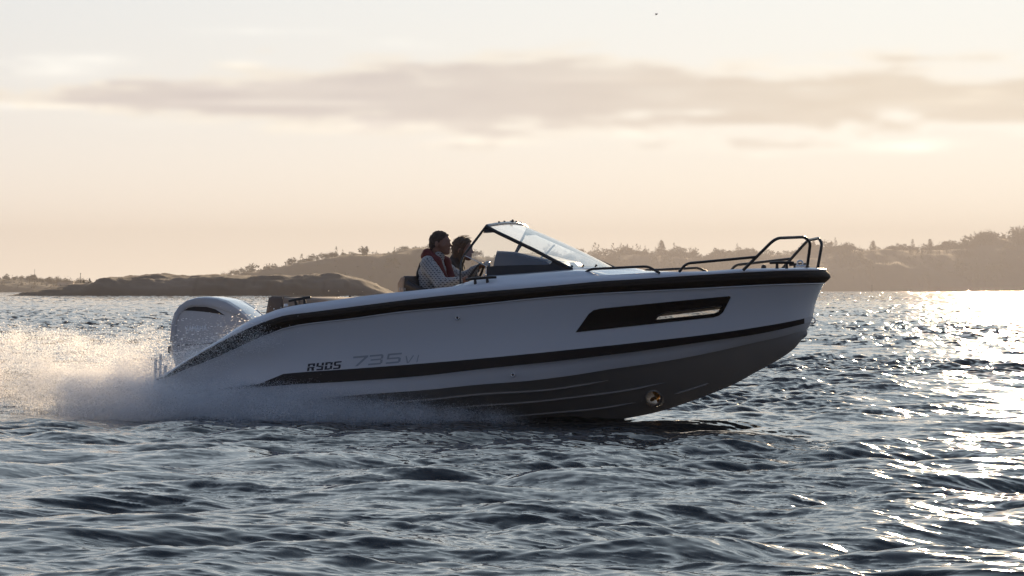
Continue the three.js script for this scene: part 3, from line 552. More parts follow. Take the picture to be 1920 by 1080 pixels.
// ------------------------------------------------------------------ windscreen
{
  const nearLow = at(1072, 505, 0.95), nearTop = at(913, 424, 0.75), midLow = at(1133, 503, 0), midTop = at(963, 419, 0);
  const arc = (n, m, z0) => (z) => { const t = z / z0; return V(lerp(m.x, n.x, t * t), lerp(m.y, n.y, t * t), z); };
  const low = arc(nearLow, midLow, 0.95), top = arc(nearTop, midTop, 0.75);
  const screen = new THREE.Group(); screen.name = 'windscreen'; boat.add(screen);
  const K = 28, rows = [];
  for (let i = 0; i <= 14; i++) { const w = i / 14; rows.push([...Array(K + 1).keys()].map((k) => { const s = k / K * 2 - 1, a = low(0.95 * s), b = top(0.75 * s), p = a.lerp(b, w); p.y += 0.022 * Math.sin(Math.PI * w); return p; })); }
  mesh('front_glass', skin(rows), mat(0.9, 0.93, 0.95, 0.10, { transmission: 1, thickness: 0, ior: 2.6 }), screen);
  const header = [...Array(25).keys()].map((k) => top(0.75 * (k / 12 - 1)).add(V(0, 0.004, 0)));
  mesh('header', tubeThrough(header, 0.017, 8), mat(0.25, 0.26, 0.28, 0.25, { metalness: 0.6 }), screen);
  mesh('base_trim', tubeThrough([...Array(25).keys()].map((k) => low(0.95 * (k / 12 - 1)).add(V(0.01, 0, 0))), 0.012, 8), M.gel, screen);
  const zAt = (py) => lerp(0.95, 0.75, clamp((505 - py) / 81, -0.3, 1.05));
  const S = (px, py) => at(px, py, zAt(py));
  const sheet = (pts, th) => {                               // a flat piece of the side screen with thickness
    const sh = THREE.ShapeUtils.triangulateShape(pts.map(([x, y]) => new THREE.Vector2(x, -y)), []), A = pts.map(([x, y]) => S(x, y)), pos = [], n = pts.length;
    const put = (...v) => v.forEach((p) => pos.push(p.x, p.y, p.z)), B = A.map((p) => V(p.x, p.y, p.z - th));
    for (const [a, b, c] of sh) { put(A[a], A[b], A[c]); if (th) put(B[c], B[b], B[a]); }
    if (th) for (let i = 0; i < n; i++) { const k = (i + 1) % n; put(A[i], B[i], A[k], A[k], B[i], B[k]); }
    const g = new THREE.BufferGeometry(); g.setAttribute('position', new THREE.Float32BufferAttribute(pos, 3)); g.computeVertexNormals(); return g;
  };
  const put2 = (name, g, m) => { mesh(name, g, m, screen); mesh(name, mirror(g), m, screen); };
  put2('side_frame', tubeThrough([[911, 424], [932, 435.5], [1000, 468], [1040, 489], [1073, 505.5]].map(([x, y]) => S(x, y)), 0.020, 8), M.tube);
  put2('pillar', tubeThrough([[913, 422.5], [892, 450], [870, 479]].map(([x, y]) => S(x, y)), 0.014, 8), M.tube);
  put2('pillar_foot', tubeThrough([at(870, 478, 0.82), at(864.5, 492, 0.9), at(863, 512, 0.98), at(863, 535, 1.03)], 0.011, 8), M.tube);
  put2('gusset', sheet([[912.5, 423], [906, 437], [918, 436.5], [932, 435.5], [926, 429]], 0.012), M.black);
  put2('side_panel', sheet([[912, 518], [912, 500], [930, 498.5], [985, 496.8], [1022, 496.6], [1031, 495.5], [1035, 491.5], [1036, 488], [1073, 505.5], [1066, 506.5], [1000, 511.5], [939, 516]], 0.02), M.black);
  put2('side_glass', sheet([[871, 479], [891, 452], [906, 437], [932, 435.5], [1000, 468.5], [1035, 487.5], [1033, 494], [1022, 496.4], [985, 496.6], [912, 500], [911, 498]], 0), M.glass);
  put2('glass_edge', tubeThrough([S(871, 479), S(892, 489), S(911, 498.5), S(911.3, 514)], 0.004, 6), mat(0.75, 0.8, 0.8, 0.15, {}));
  put2('stay', tubeThrough([at(966, 477, 0.55), at(980, 456, 0.6)], 0.011, 8), M.tube);
  for (const z of [0.45, 0.3, -0.1, -0.3]) { const p = top(z); mesh('snap', box(0.02, 0.018, 0.02, 0.004, [p.x, p.y + 0.022, p.z]), M.black, screen); }
  for (const px of [[1079, 500], [1106, 501.5], [1126, 502]]) { const zs = [0.88, 0.6, 0.2][[1079, 1106, 1126].indexOf(px[0])], p = low(zs); mesh('snap', new THREE.SphereGeometry(0.013, 10, 8).translate(p.x - 0.03, p.y + 0.030, p.z), M.black, screen); }
  { const p = top(0.05); mesh('mirror_knob', merge([box(0.05, 0.014, 0.03, 0.006, [p.x, p.y + 0.024, p.z]), new THREE.SphereGeometry(0.014, 10, 8).translate(p.x + 0.005, p.y + 0.03, p.z)]), M.black, screen); }
  // dash hood and instrument console under the glass
  const hood = [[932, 473], [966, 475], [1000, 484], [1026, 490], [1034, 497], [1034, 512], [920, 514], [926, 498]].map(([x, y]) => at(x, y, 0.62));
  const dash = mesh('dashboard', slab(hood, -0.66, 0.66, 0.02), M.dash, boat);
  mesh('hood_rim', tubeThrough([[931, 472.5], [966, 474.6], [1000, 483.6], [1027, 490]].map(([x, y]) => { const p = at(x, y, 0.62); return V(p.x, p.y + 0.006, 0.6); }), 0.008, 6), mat(0.5, 0.5, 0.52, 0.3), dash);
  mesh('console', box(0.34, 0.62, 0.7, 0.04, [at(925, 540, 0.45).x, 0.72, 0.52]), M.gel, boat);
}
// steering wheel and throttle
{
  const c = at(897, 514, 0.47), w = new THREE.Group(); w.name = 'steering_wheel'; w.position.copy(c); w.rotation.z = -1.05; boat.add(w);
  mesh('rim', new THREE.TorusGeometry(0.175, 0.014, 10, 40).rotateX(Math.PI / 2), M.black, w);
  for (let i = 0; i < 3; i++) { const a = i * 2.094 + 0.5; mesh('spoke', tubeThrough([V(0, -0.03, 0), V(Math.cos(a) * 0.17, 0, Math.sin(a) * 0.17)], 0.010, 6), M.steel, w); }
  mesh('hub', new THREE.CylinderGeometry(0.035, 0.045, 0.05, 18).translate(0, -0.03, 0), M.black, w);
  mesh('column', new THREE.CylinderGeometry(0.025, 0.03, 0.25, 12).translate(0, -0.15, 0), M.black, w);
  const t = at(914, 496, 0.70), th = mesh('throttle', merge([tubeThrough([V(t.x + 0.02, t.y - 0.16, t.z), V(t.x, t.y, t.z)], 0.012, 8), box(0.12, 0.05, 0.07, 0.015, [t.x + 0.02, t.y - 0.18, t.z])]), M.black, boat);
  mesh('knob', new THREE.SphereGeometry(0.034, 16, 12).scale(1, 1.15, 1).translate(t.x, t.y, t.z), mat(0.3, 0.3, 0.3, 0.25, { metalness: 0.7 }), th);
  const k = at(908, 517, 0.62); mesh('key_fob', new THREE.SphereGeometry(0.018, 12, 8).translate(k.x, k.y, k.z), M.steel, boat);
}
// helm seats and the aft sofa
for (const [z, dx] of [[0.47, 0], [-0.38, 0]]) {
  const a = at(768, 532, 0.72), s = new THREE.Group(); s.name = 'helm_seat'; s.position.set(a.x + dx, 0.34, z); boat.add(s);
  const H = a.y - 0.34;
  mesh('pedestal', new THREE.CylinderGeometry(0.06, 0.12, 0.74, 20).translate(0.22, 0.37, 0), M.steel, s);
  mesh('seat', box(0.50, 0.14, 0.52, 0.05, [0.22, 0.77, 0]), M.vinyl, s);
  const back = slab([V(-0.115, 0.70, 0), V(0.06, 0.70, 0), V(0.085, H + 0.01, 0), V(0.05, H + 0.085, 0), V(-0.075, H + 0.085, 0), V(-0.12, H + 0.02, 0)], -0.25, 0.25, 0.03); mesh('backrest', back, M.vinyl, s);
  mesh('shell', slab([V(-0.135, 0.66, 0), V(-0.09, 0.66, 0), V(-0.055, H + 0.07, 0), V(-0.10, H + 0.07, 0), V(-0.14, H, 0)], -0.26, 0.26, 0.015), M.beige, s);
  for (const e of [-1, 1]) mesh('side_bolster', tubeThrough([V(-0.03, H + 0.0, e * 0.25), V(0.10, H - 0.06, e * 0.265), V(0.34, H - 0.13, e * 0.26)], (u) => 0.045 * (1 - 0.3 * u), 8), M.vinyl, s);
  for (let i = 0; i < 4; i++) mesh('stitched_mark', box(0.004, 0.035 - 0.006 * (i % 2), 0.012, 0.001, [-0.1, H - 0.06, 0.275 - 0]), M.gel, s).position.x = i * 0.022 - 0.01;
}
{
  const cu = (l, z0, z1) => slab(l.map(([x, y]) => at(x, y, z1)), z0, z1, 0.035, 4);
  const sofa = new THREE.Group(); sofa.name = 'aft_sofa'; boat.add(sofa);
  mesh('back_cushion', cu([[496, 592], [502, 558], [509, 555], [530, 555], [530, 592]], -0.95, 0.85), mat(0.15, 0.115, 0.09, 0.7), sofa);
  mesh('cushion', cu([[526, 592], [526, 556.5], [554, 558], [559, 566], [559, 592]], -0.95, 0.83), M.beige, sofa);
  mesh('cushion', cu([[560, 592], [560, 558.5], [572, 557.5], [610, 561], [616, 566], [618, 592]], -0.95, 0.80), M.beige, sofa);
}
// mooring cleats
function cleat(px, py, z, len, tilt, hgt = 0.055) {
  const p = at(px, py, z), c = new THREE.Group(); c.name = 'cleat'; c.position.copy(p); c.rotation.z = tilt; boat.add(c);
  mesh('bar', tubeThrough([V(-len / 2, 0, 0), V(-len * 0.3, 0.004, 0), V(len * 0.3, 0.004, 0), V(len / 2, 0, 0)], (u) => 0.013 + 0.003 * Math.sin(u * Math.PI), 8), M.black, c);
  for (const s of [-1, 1]) mesh('post', new THREE.CylinderGeometry(0.013, 0.018, hgt, 10).translate(s * len * 0.2, -hgt / 2, 0), M.black, c);
}
cleat(562, 561, 1.10, 0.26, 0.16, 0.07); cleat(562, 561, -1.10, 0.26, 0.16, 0.07); cleat(902, 522, 1.21, 0.34, 0.07, 0.06); cleat(1466, 493, 0.72, 0.26, 0, 0.06); cleat(1497, 496.5, -0.15, 0.20, 0.02, 0.06);
mesh('deck_light', merge([new THREE.SphereGeometry(0.028, 14, 10).translate(...at(1432, 501, 0.6).toArray()), new THREE.CylinderGeometry(0.03, 0.034, 0.05, 14).translate(...at(1432, 507, 0.6).toArray())]), M.black, boat);
mesh('anchor_roller', merge([new THREE.TorusGeometry(0.03, 0.010, 8, 18).translate(...at(1500, 494, -0.05).toArray()), box(0.14, 0.05, 0.08, 0.012, at(1505, 501, -0.05).toArray())]), M.steel, boat);
{ const p = at(540, 572, 1.1); mesh('filler_cap', new THREE.CylinderGeometry(0.025, 0.03, 0.03, 14).translate(p.x - 0.02, p.y, p.z), M.steel, boat); }
// rails: bow pulpit hoops, long rails, grab rails, both sides
{
  const rail = (name, pts, r, rad) => { const g = sweep(pts, r, rad); mesh(name, g, M.tube, boat); mesh(name, mirror(g), M.tube, boat); };
  rail('bow_hoop', [at(1393, 507, 0.89), at(1454, 446.5, 0.80), at(1509, 444.5, 0.36), at(1519.5, 455, 0.30), at(1513, 505, 0.27)], 0.0165, 0.09);
  rail('long_rail', [at(1273, 510, 1.13), at(1287, 494, 1.10), at(1417, 482, 0.86)], 0.015, 0.07);
  rail('grab_rail', [at(1088, 519, 1.13), at(1106, 504.5, 1.10), at(1215, 499.5, 1.10), at(1237, 512, 1.13)], 0.014, 0.05);
}
{ // rounded hatch on the foredeck ahead of the glass
  const c = at(1150, 513, 0.0); const g = new THREE.SphereGeometry(1, 28, 12, 0, 6.2832, 0, Math.PI / 2); g.scale(0.34, 0.075, 0.42); g.translate(c.x + 0.05, capTop.y(c.x) + 0.03, 0); mesh('deck_hatch', g, M.gel, boat);
}
// ------------------------------------------------------------------ outboard motor, swim ladder
{
  const m = new THREE.Group(); m.name = 'outboard_motor'; boat.add(m);
  const Z = 0.26, o = (l, z = Z) => l.map(([x, y]) => at(x, y, z));
  const shell = [[330, 705], [317, 660], [318, 640], [320.5, 606], [326, 586], [335, 572.5], [349, 562.3], [367, 557], [386, 556], [405, 558.2], [425, 564.3], [445, 577], [460, 590], [474, 606], [480, 640], [470, 705]];
  mesh('cowling', slab(o(shell), -Z, Z, 0.07, 6), M.cowl, m);
  const arcTop = [[318, 640], [320.5, 606], [326, 586], [335, 572.5], [349, 562.3], [367, 557], [386, 556], [405, 558.2], [425, 564.3], [445, 577], [460, 590], [470, 601]];
  const arcIn = [[462, 603], [447, 592.5], [428, 585], [405, 577], [385, 573.5], [362, 573], [348, 578.5], [337, 590], [331, 606], [329, 640]];
  const g1 = slab(o([...arcTop.map(([x, y]) => [x + 1.2, y + 1.5]), ...arcIn]), 0.235, 0.285, 0.018, 4); mesh('cowl_arch', merge([g1, mirror(g1)]), M.cowl, m);
  const vent = slab(o([[342, 582.5], [350, 577], [362, 574.3], [385, 575], [402, 579.5], [421, 592], [405, 588.5], [380, 585], [357, 583]], 0.29), 0.238, 0.262, 0.004, 1); mesh('air_vent', vent, M.black, m); mesh('air_vent', mirror(vent), M.black, m);
  const seam = tubeThrough(o([[329, 640], [331, 606], [337, 590]], 0.245), 0.006, 6); mesh('cowl_seam', seam, M.print, m); mesh('cowl_seam', mirror(seam), M.print, m);
  for (const e of [1, -1]) mesh('cowl_joint', tubeThrough([[329, 648], [380, 645], [430, 640], [474, 632]].map(([x, y]) => { const q = at(x, y, 0.257); return V(q.x, q.y, e * 0.257); }), 0.007, 6), M.print, m);
  { const q = at(322, 655, 0); mesh('cowl_latch', box(0.03, 0.09, 0.12, 0.01, [q.x - 0.01, q.y, 0]), M.black, m); }
  const Y5 = { Y: [[[0, 1], [0.5, 0.5]], [[1, 1], [0.5, 0.5]], [[0.5, 0.5], [0.5, 0]]], A: [[[0, 0], [0.5, 1]], [[1, 0], [0.5, 1]], [[0.22, 0.38], [0.78, 0.38]]], M: [[[0, 0], [0, 1]], [[0, 1], [0.5, 0.4]], [[0.5, 0.4], [1, 1]], [[1, 1], [1, 0]]], H: [[[0, 0], [0, 1]], [[1, 0], [1, 1]], [[0, 0.5], [1, 0.5]]] };
  const txt = mat(0.80, 0.86, 0.92, 0.25, { metalness: 0.3 });
  'YAMAHA'.split('').forEach((c, i) => { const x0 = 347 + i * 7, y0 = 622 - i * 0.4; mesh('letter', merge(Y5[c].map((s) => tubeThrough(s.map(([u, v]) => at(x0 + u * 5.2, y0 - v * 10, 0.262)), 0.0065, 5))), txt, m); });
  mesh('midsection', slab(o([[342, 660], [452, 660], [440, 800], [385, 870], [352, 800]], 0.1), -0.10, 0.10, 0.04, 4), M.cowl, m);
  const p0 = at(395, 880, 0); mesh('gearcase', new THREE.SphereGeometry(1, 20, 14).scale(0.34, 0.075, 0.075).translate(p0.x, p0.y, 0), M.cowl, m);
  for (let i = 0; i < 3; i++) { const b = new THREE.SphereGeometry(1, 12, 8).scale(0.012, 0.11, 0.07); b.rotateY(0.5); b.translate(0, 0.14, 0); b.rotateX(i * 2.094); b.translate(p0.x - 0.36, p0.y, 0); mesh('propeller_blade', b, M.steel, m); }
  mesh('clamp_bracket', box(0.22, 0.5, 0.34, 0.03, [at(470, 680, 0).x, 0.5, 0]), M.black, m);
  const lad = new THREE.Group(); lad.name = 'swim_ladder'; boat.add(lad);
  const chrome = mat(0.5, 0.5, 0.5, 0.12, { metalness: 1 });
  for (const [x, y0, y1, z] of [[291, 672, 742, 0.98], [300, 664, 742, 0.86], [309, 686, 742, 1.0], [317, 704, 742, 1.0]]) mesh('upright', tubeThrough([at(x + 1, y0, z), at(x, (y0 + y1) / 2, z), at(x - 2, y1, z)], 0.016, 10), chrome, lad);
  for (const y of [692, 712, 730]) mesh('rung', tubeThrough([at(291, y, 0.98), at(299, y, 0.86)], 0.012, 8), chrome, lad);
}
// ------------------------------------------------------------------ people
boat.updateMatrixWorld(true);
function surfaceNet(f, lo, hi, cell) {                       // smooth skin where f = 0 (f < 0 inside)
  const n = [0, 1, 2].map((k) => Math.ceil((hi[k] - lo[k]) / cell) + 2), [nx, ny, nz] = n, F = new Float32Array(nx * ny * nz), id = (i, j, k) => (k * ny + j) * nx + i;
  for (let k = 0; k < nz; k++) for (let j = 0; j < ny; j++) for (let i = 0; i < nx; i++) F[id(i, j, k)] = f(lo[0] + i * cell, lo[1] + j * cell, lo[2] + k * cell);
  const vid = new Int32Array(nx * ny * nz).fill(-1), pos = [], idx = [];
  const C = [[0, 0, 0], [1, 0, 0], [0, 1, 0], [1, 1, 0], [0, 0, 1], [1, 0, 1], [0, 1, 1], [1, 1, 1]], E = [[0, 1], [2, 3], [4, 5], [6, 7], [0, 2], [1, 3], [4, 6], [5, 7], [0, 4], [1, 5], [2, 6], [3, 7]];
  for (let k = 0; k < nz - 1; k++) for (let j = 0; j < ny - 1; j++) for (let i = 0; i < nx - 1; i++) {
    const v = C.map(([a, b, c]) => F[id(i + a, j + b, k + c)]); let s = [0, 0, 0], m = 0;
    for (const [a, b] of E) if ((v[a] < 0) !== (v[b] < 0)) { const t = v[a] / (v[a] - v[b]); for (let q = 0; q < 3; q++) s[q] += C[a][q] + (C[b][q] - C[a][q]) * t; m++; }
    if (m) { vid[id(i, j, k)] = pos.length / 3; pos.push(lo[0] + (i + s[0] / m) * cell, lo[1] + (j + s[1] / m) * cell, lo[2] + (k + s[2] / m) * cell); }
  }
  for (let k = 1; k < nz - 1; k++) for (let j = 1; j < ny - 1; j++) for (let i = 1; i < nx - 1; i++) {
    const a = F[id(i, j, k)] < 0;
    const quad = (p, q, r, s, flip) => { if (Math.min(p, q, r, s) < 0) return; flip ? idx.push(p, r, q, p, s, r) : idx.push(p, q, r, p, r, s); };
    if (a !== (F[id(i + 1, j, k)] < 0)) quad(vid[id(i, j - 1, k - 1)], vid[id(i, j, k - 1)], vid[id(i, j, k)], vid[id(i, j - 1, k)], !a);
    if (a !== (F[id(i, j + 1, k)] < 0)) quad(vid[id(i - 1, j, k - 1)], vid[id(i - 1, j, k)], vid[id(i, j, k)], vid[id(i, j, k - 1)], !a);
    if (a !== (F[id(i, j, k + 1)] < 0)) quad(vid[id(i - 1, j - 1, k)], vid[id(i, j - 1, k)], vid[id(i, j, k)], vid[id(i - 1, j, k)], !a);
  }
  const g = new THREE.BufferGeometry(); g.setAttribute('position', new THREE.Float32BufferAttribute(pos, 3)); g.setIndex(idx); g.computeVertexNormals(); return g;
}
const cone = (a, b, ra, rb, sz = 1) => { const d = [b[0] - a[0], b[1] - a[1], (b[2] - a[2]) * sz], L = d[0] * d[0] + d[1] * d[1] + d[2] * d[2] || 1; return (x, y, z) => { const px = x - a[0], py = y - a[1], pz = (z - a[2]) * sz, t = clamp((px * d[0] + py * d[1] + pz * d[2]) / L, 0, 1); return Math.hypot(px - d[0] * t, py - d[1] * t, pz - d[2] * t) - lerp(ra, rb, t); }; };
const egg = (c, r) => (x, y, z) => { const k = Math.hypot((x - c[0]) / r[0], (y - c[1]) / r[1], (z - c[2]) / r[2]); return (k - 1) * Math.min(...r); };
const smin = (a, b, k) => { const h = clamp(0.5 + 0.5 * (b - a) / k, 0, 1); return lerp(b, a, h) - k * h * (1 - h); };
const join = (list, k = 0.03) => (x, y, z) => { let d = list[0](x, y, z); for (let i = 1; i < list.length; i++) d = smin(d, list[i](x, y, z), k); return d; };
function boxUV(g, scale = 1) {
  g = g.toNonIndexed(); const P = g.attributes.position, uv = new Float32Array(P.count * 2), N = g.attributes.normal;
  for (let i = 0; i < P.count; i += 3) { const n = [0, 1, 2].map((c) => Math.abs(N.array[i * 3 + c] + N.array[i * 3 + 3 + c] + N.array[i * 3 + 6 + c])), ax = n.indexOf(Math.max(...n)); for (let k = i; k < i + 3; k++) { const p = [P.getX(k), P.getY(k), P.getZ(k)]; uv[k * 2] = (ax === 0 ? p[2] : p[0]) * scale; uv[k * 2 + 1] = (ax === 1 ? p[2] : p[1]) * scale; } }
  g.setAttribute('uv', new THREE.BufferAttribute(uv, 2)); return g;
}
function knitTexture() {
  const c = document.createElement('canvas'); c.width = 256; c.height = 256; const x = c.getContext('2d'), R = rng(5);
  x.fillStyle = '#a3a19f'; x.fillRect(0, 0, 256, 256);
  for (let i = 0; i < 1600; i++) { x.fillStyle = R() < 0.5 ? 'rgba(255,255,255,0.12)' : 'rgba(60,60,70,0.10)'; x.fillRect(R() * 256, R() * 256, 3, 6); }
  x.fillStyle = '#22222a';
  for (let r = 0; r < 4; r++) for (let k = -1; k < 3; k++) { const px = k * 128 + (r % 2) * 64 + 10, py = r * 64 + 14; x.save(); x.translate(px + 40, py + 16); x.rotate(0.28); x.beginPath(); x.ellipse(0, 0, 36, 13, 0, 0, 7); x.fill(); x.restore(); }
  const t = new THREE.CanvasTexture(c); t.colorSpace = THREE.SRGBColorSpace; t.wrapS = t.wrapT = THREE.RepeatWrapping; t.repeat.set(1 / 0.085, 1 / 0.085); return t;
}
const skinMat = mat(0.24, 0.125, 0.085, 0.55, { sheen: 0.2 }), hairMat = mat(0.055, 0.036, 0.026, 0.8, { sheen: 0.6, sheenColor: new THREE.Color(0.6, 0.4, 0.25) }), fairHair = mat(0.085, 0.050, 0.027, 0.7, { sheen: 1, sheenColor: new THREE.Color(0.9, 0.6, 0.3), sheenRoughness: 0.5 }), eyeMat = mat(0.05, 0.04, 0.035, 0.15);
const knit = mat(1, 1, 1, 0.95, { map: knitTexture(), sheen: 0.4, sheenColor: new THREE.Color(1, 1, 1) }), red = mat(0.12, 0.014, 0.012, 0.7), jacket = mat(0.045, 0.033, 0.026, 0.85), jeans = mat(0.03, 0.035, 0.05, 0.9), strap = mat(0.012, 0.012, 0.013, 0.6), shoe = mat(0.05, 0.04, 0.035, 0.7);

// a hand closed round a bar: T along the bar, O and N across it (fingers go from N over O), palm on the N side
function grip(c, T, O, N, r, wristAt) {
  const P = (t, f, rr = r) => { const p = c.clone().addScaledVector(T, t).addScaledVector(O, Math.cos(f) * rr).addScaledVector(N, Math.sin(f) * rr); return p.toArray(); };
  const parts = [cone(P(-0.026, 1.7, r + 0.010), P(0.026, 1.7, r + 0.010), 0.017, 0.018), cone(P(-0.02, 2.1, r + 0.016), wristAt, 0.024, 0.026), cone(P(0.02, 2.0, r + 0.014), wristAt, 0.022, 0.026)];
  const hand = join(parts, 0.015);
  const fingers = [-0.034, -0.0115, 0.0115, 0.034].map((t, i) => { const L = [0.82, 1, 0.96, 0.74][i], a = [1.45, 0.45, -0.55 * L, -1.6 * L]; return join([0, 1, 2].map((k) => cone(P(t, a[k], r + 0.004), P(t, a[k + 1], r + 0.002), 0.0098 - k * 0.0008, 0.009 - k * 0.0008)), 0.004); });
  const thumb = join([cone(P(0.03, 2.3, r + 0.012), P(0.05, 3.0, r + 0.004), 0.012, 0.0105), cone(P(0.05, 3.0, r + 0.004), P(0.035, 3.9, r), 0.0105, 0.009)], 0.006);
  return (x, y, z) => { let d = hand(x, y, z); for (const f of [...fingers, thumb]) d = smin(d, f(x, y, z), 0.005); return d; };
}
function head(cx, cy, k = 1, tilt = 0) {
  const q = (x, y, z = 0) => { const a = Math.cos(tilt), b = Math.sin(tilt); return [cx + (x * a - y * b) * k, cy + (x * b + y * a) * k, z * k]; };
  const c = (a, b, ra, rb) => cone(a, b, ra * k, rb * k), e = (p, r) => egg(p, r.map((v) => v * k));
  const f = join([e(q(-0.012, 0.035), [0.104, 0.096, 0.079]), c(q(0.02, -0.03), q(0.058, -0.088), 0.062, 0.036), e(q(0.05, -0.01), [0.056, 0.085, 0.062]), c(q(-0.06, -0.02), q(-0.05, -0.10), 0.06, 0.058)], 0.03);
  const fine = [c(q(0.098, 0.005), q(0.120, -0.028), 0.009, 0.0125), c(q(0.092, 0.034, -0.03), q(0.092, 0.034, 0.03), 0.013, 0.013), e(q(0.078, -0.102), [0.024, 0.020, 0.026]), c(q(0.099, -0.056, -0.014), q(0.099, -0.056, 0.014), 0.0075, 0.0075), c(q(0.096, -0.070, -0.012), q(0.096, -0.070, 0.012), 0.008, 0.008), c(q(0.07, -0.01, 0.038), q(0.05, -0.03, 0.055), 0.018, 0.02), c(q(0.07, -0.01, -0.038), q(0.05, -0.03, -0.055), 0.018, 0.02)];
  const ears = [1, -1].map((s) => e(q(-0.018, -0.008, s * 0.083), [0.020, 0.033, 0.012]));
  const all = (x, y, z) => { let d = f(x, y, z); for (const g of fine) d = smin(d, g(x, y, z), 0.012 * k); for (const g of ears) d = smin(d, g(x, y, z), 0.006 * k); return d; };
  return { f: all, q, skull: f };
}
function figure(label, origin, opt) {
  const s = opt.size ?? 1, J = opt.joints, H = head(...J.head, s, J.tilt ?? 0);
  const legs = [1, -1].flatMap((e) => [cone([0, -0.01, e * 0.09], [0.40, 0.03, e * 0.13], 0.085, 0.062), cone([0.40, 0.03, e * 0.13], [0.33, -0.40, e * 0.14], 0.060, 0.042), cone([0.31, -0.44, e * 0.14], [0.46, -0.46, e * 0.15], 0.042, 0.032)]);
  const trunk = join([cone([0, 0.02, 0], [0.03, 0.32, 0], 0.125, 0.135, 0.74), cone([0.045, 0.45, -0.14], [0.045, 0.45, 0.14], 0.068, 0.068)], 0.07);
  const neck = cone(J.neck[0], J.neck[1], 0.062 * s, 0.056 * s);
  const arms = J.arms.flatMap(([a, b, c]) => [cone(a, b, 0.056, 0.043), cone(b, c, 0.043, 0.028)]);
  const f = join([trunk, neck, ...arms, ...legs], 0.03);
  const all = (x, y, z) => smin(f(x, y, z), H.skull(x, y, z), 0.03);
  const geos = [surfaceNet(all, [-0.25, -0.55, -0.42], [0.75, 0.88, 0.42], 0.013)];
  const hc = J.head; geos.push(surfaceNet((x, y, z) => H.f(x, y, z) - 0.001, [hc[0] - 0.15, hc[1] - 0.15, -0.12], [hc[0] + 0.16, hc[1] + 0.16, 0.12], 0.004));
  for (const h of opt.hands) { const m = h.c; geos.push(surfaceNet(h.f, [m.x - 0.11, m.y - 0.11, m.z - 0.11], [m.x + 0.11, m.y + 0.11, m.z + 0.11], 0.0035)); }
  const p = mesh('person', merge(geos), skinMat);
  const w = boat.localToWorld(origin.clone()); p.position.copy(w); p.rotation.y = -YAW;
  tag(p, label, 'person', null);
  const cloth = (name, fn, lo, hi, m, cell = 0.011, uv = false) => { let g = surfaceNet(fn, lo, hi, cell); if (uv) g = boxUV(g); return mesh(name, g, m, p); };
  return { p, H, trunk, arms, legs, neck, cloth };
}
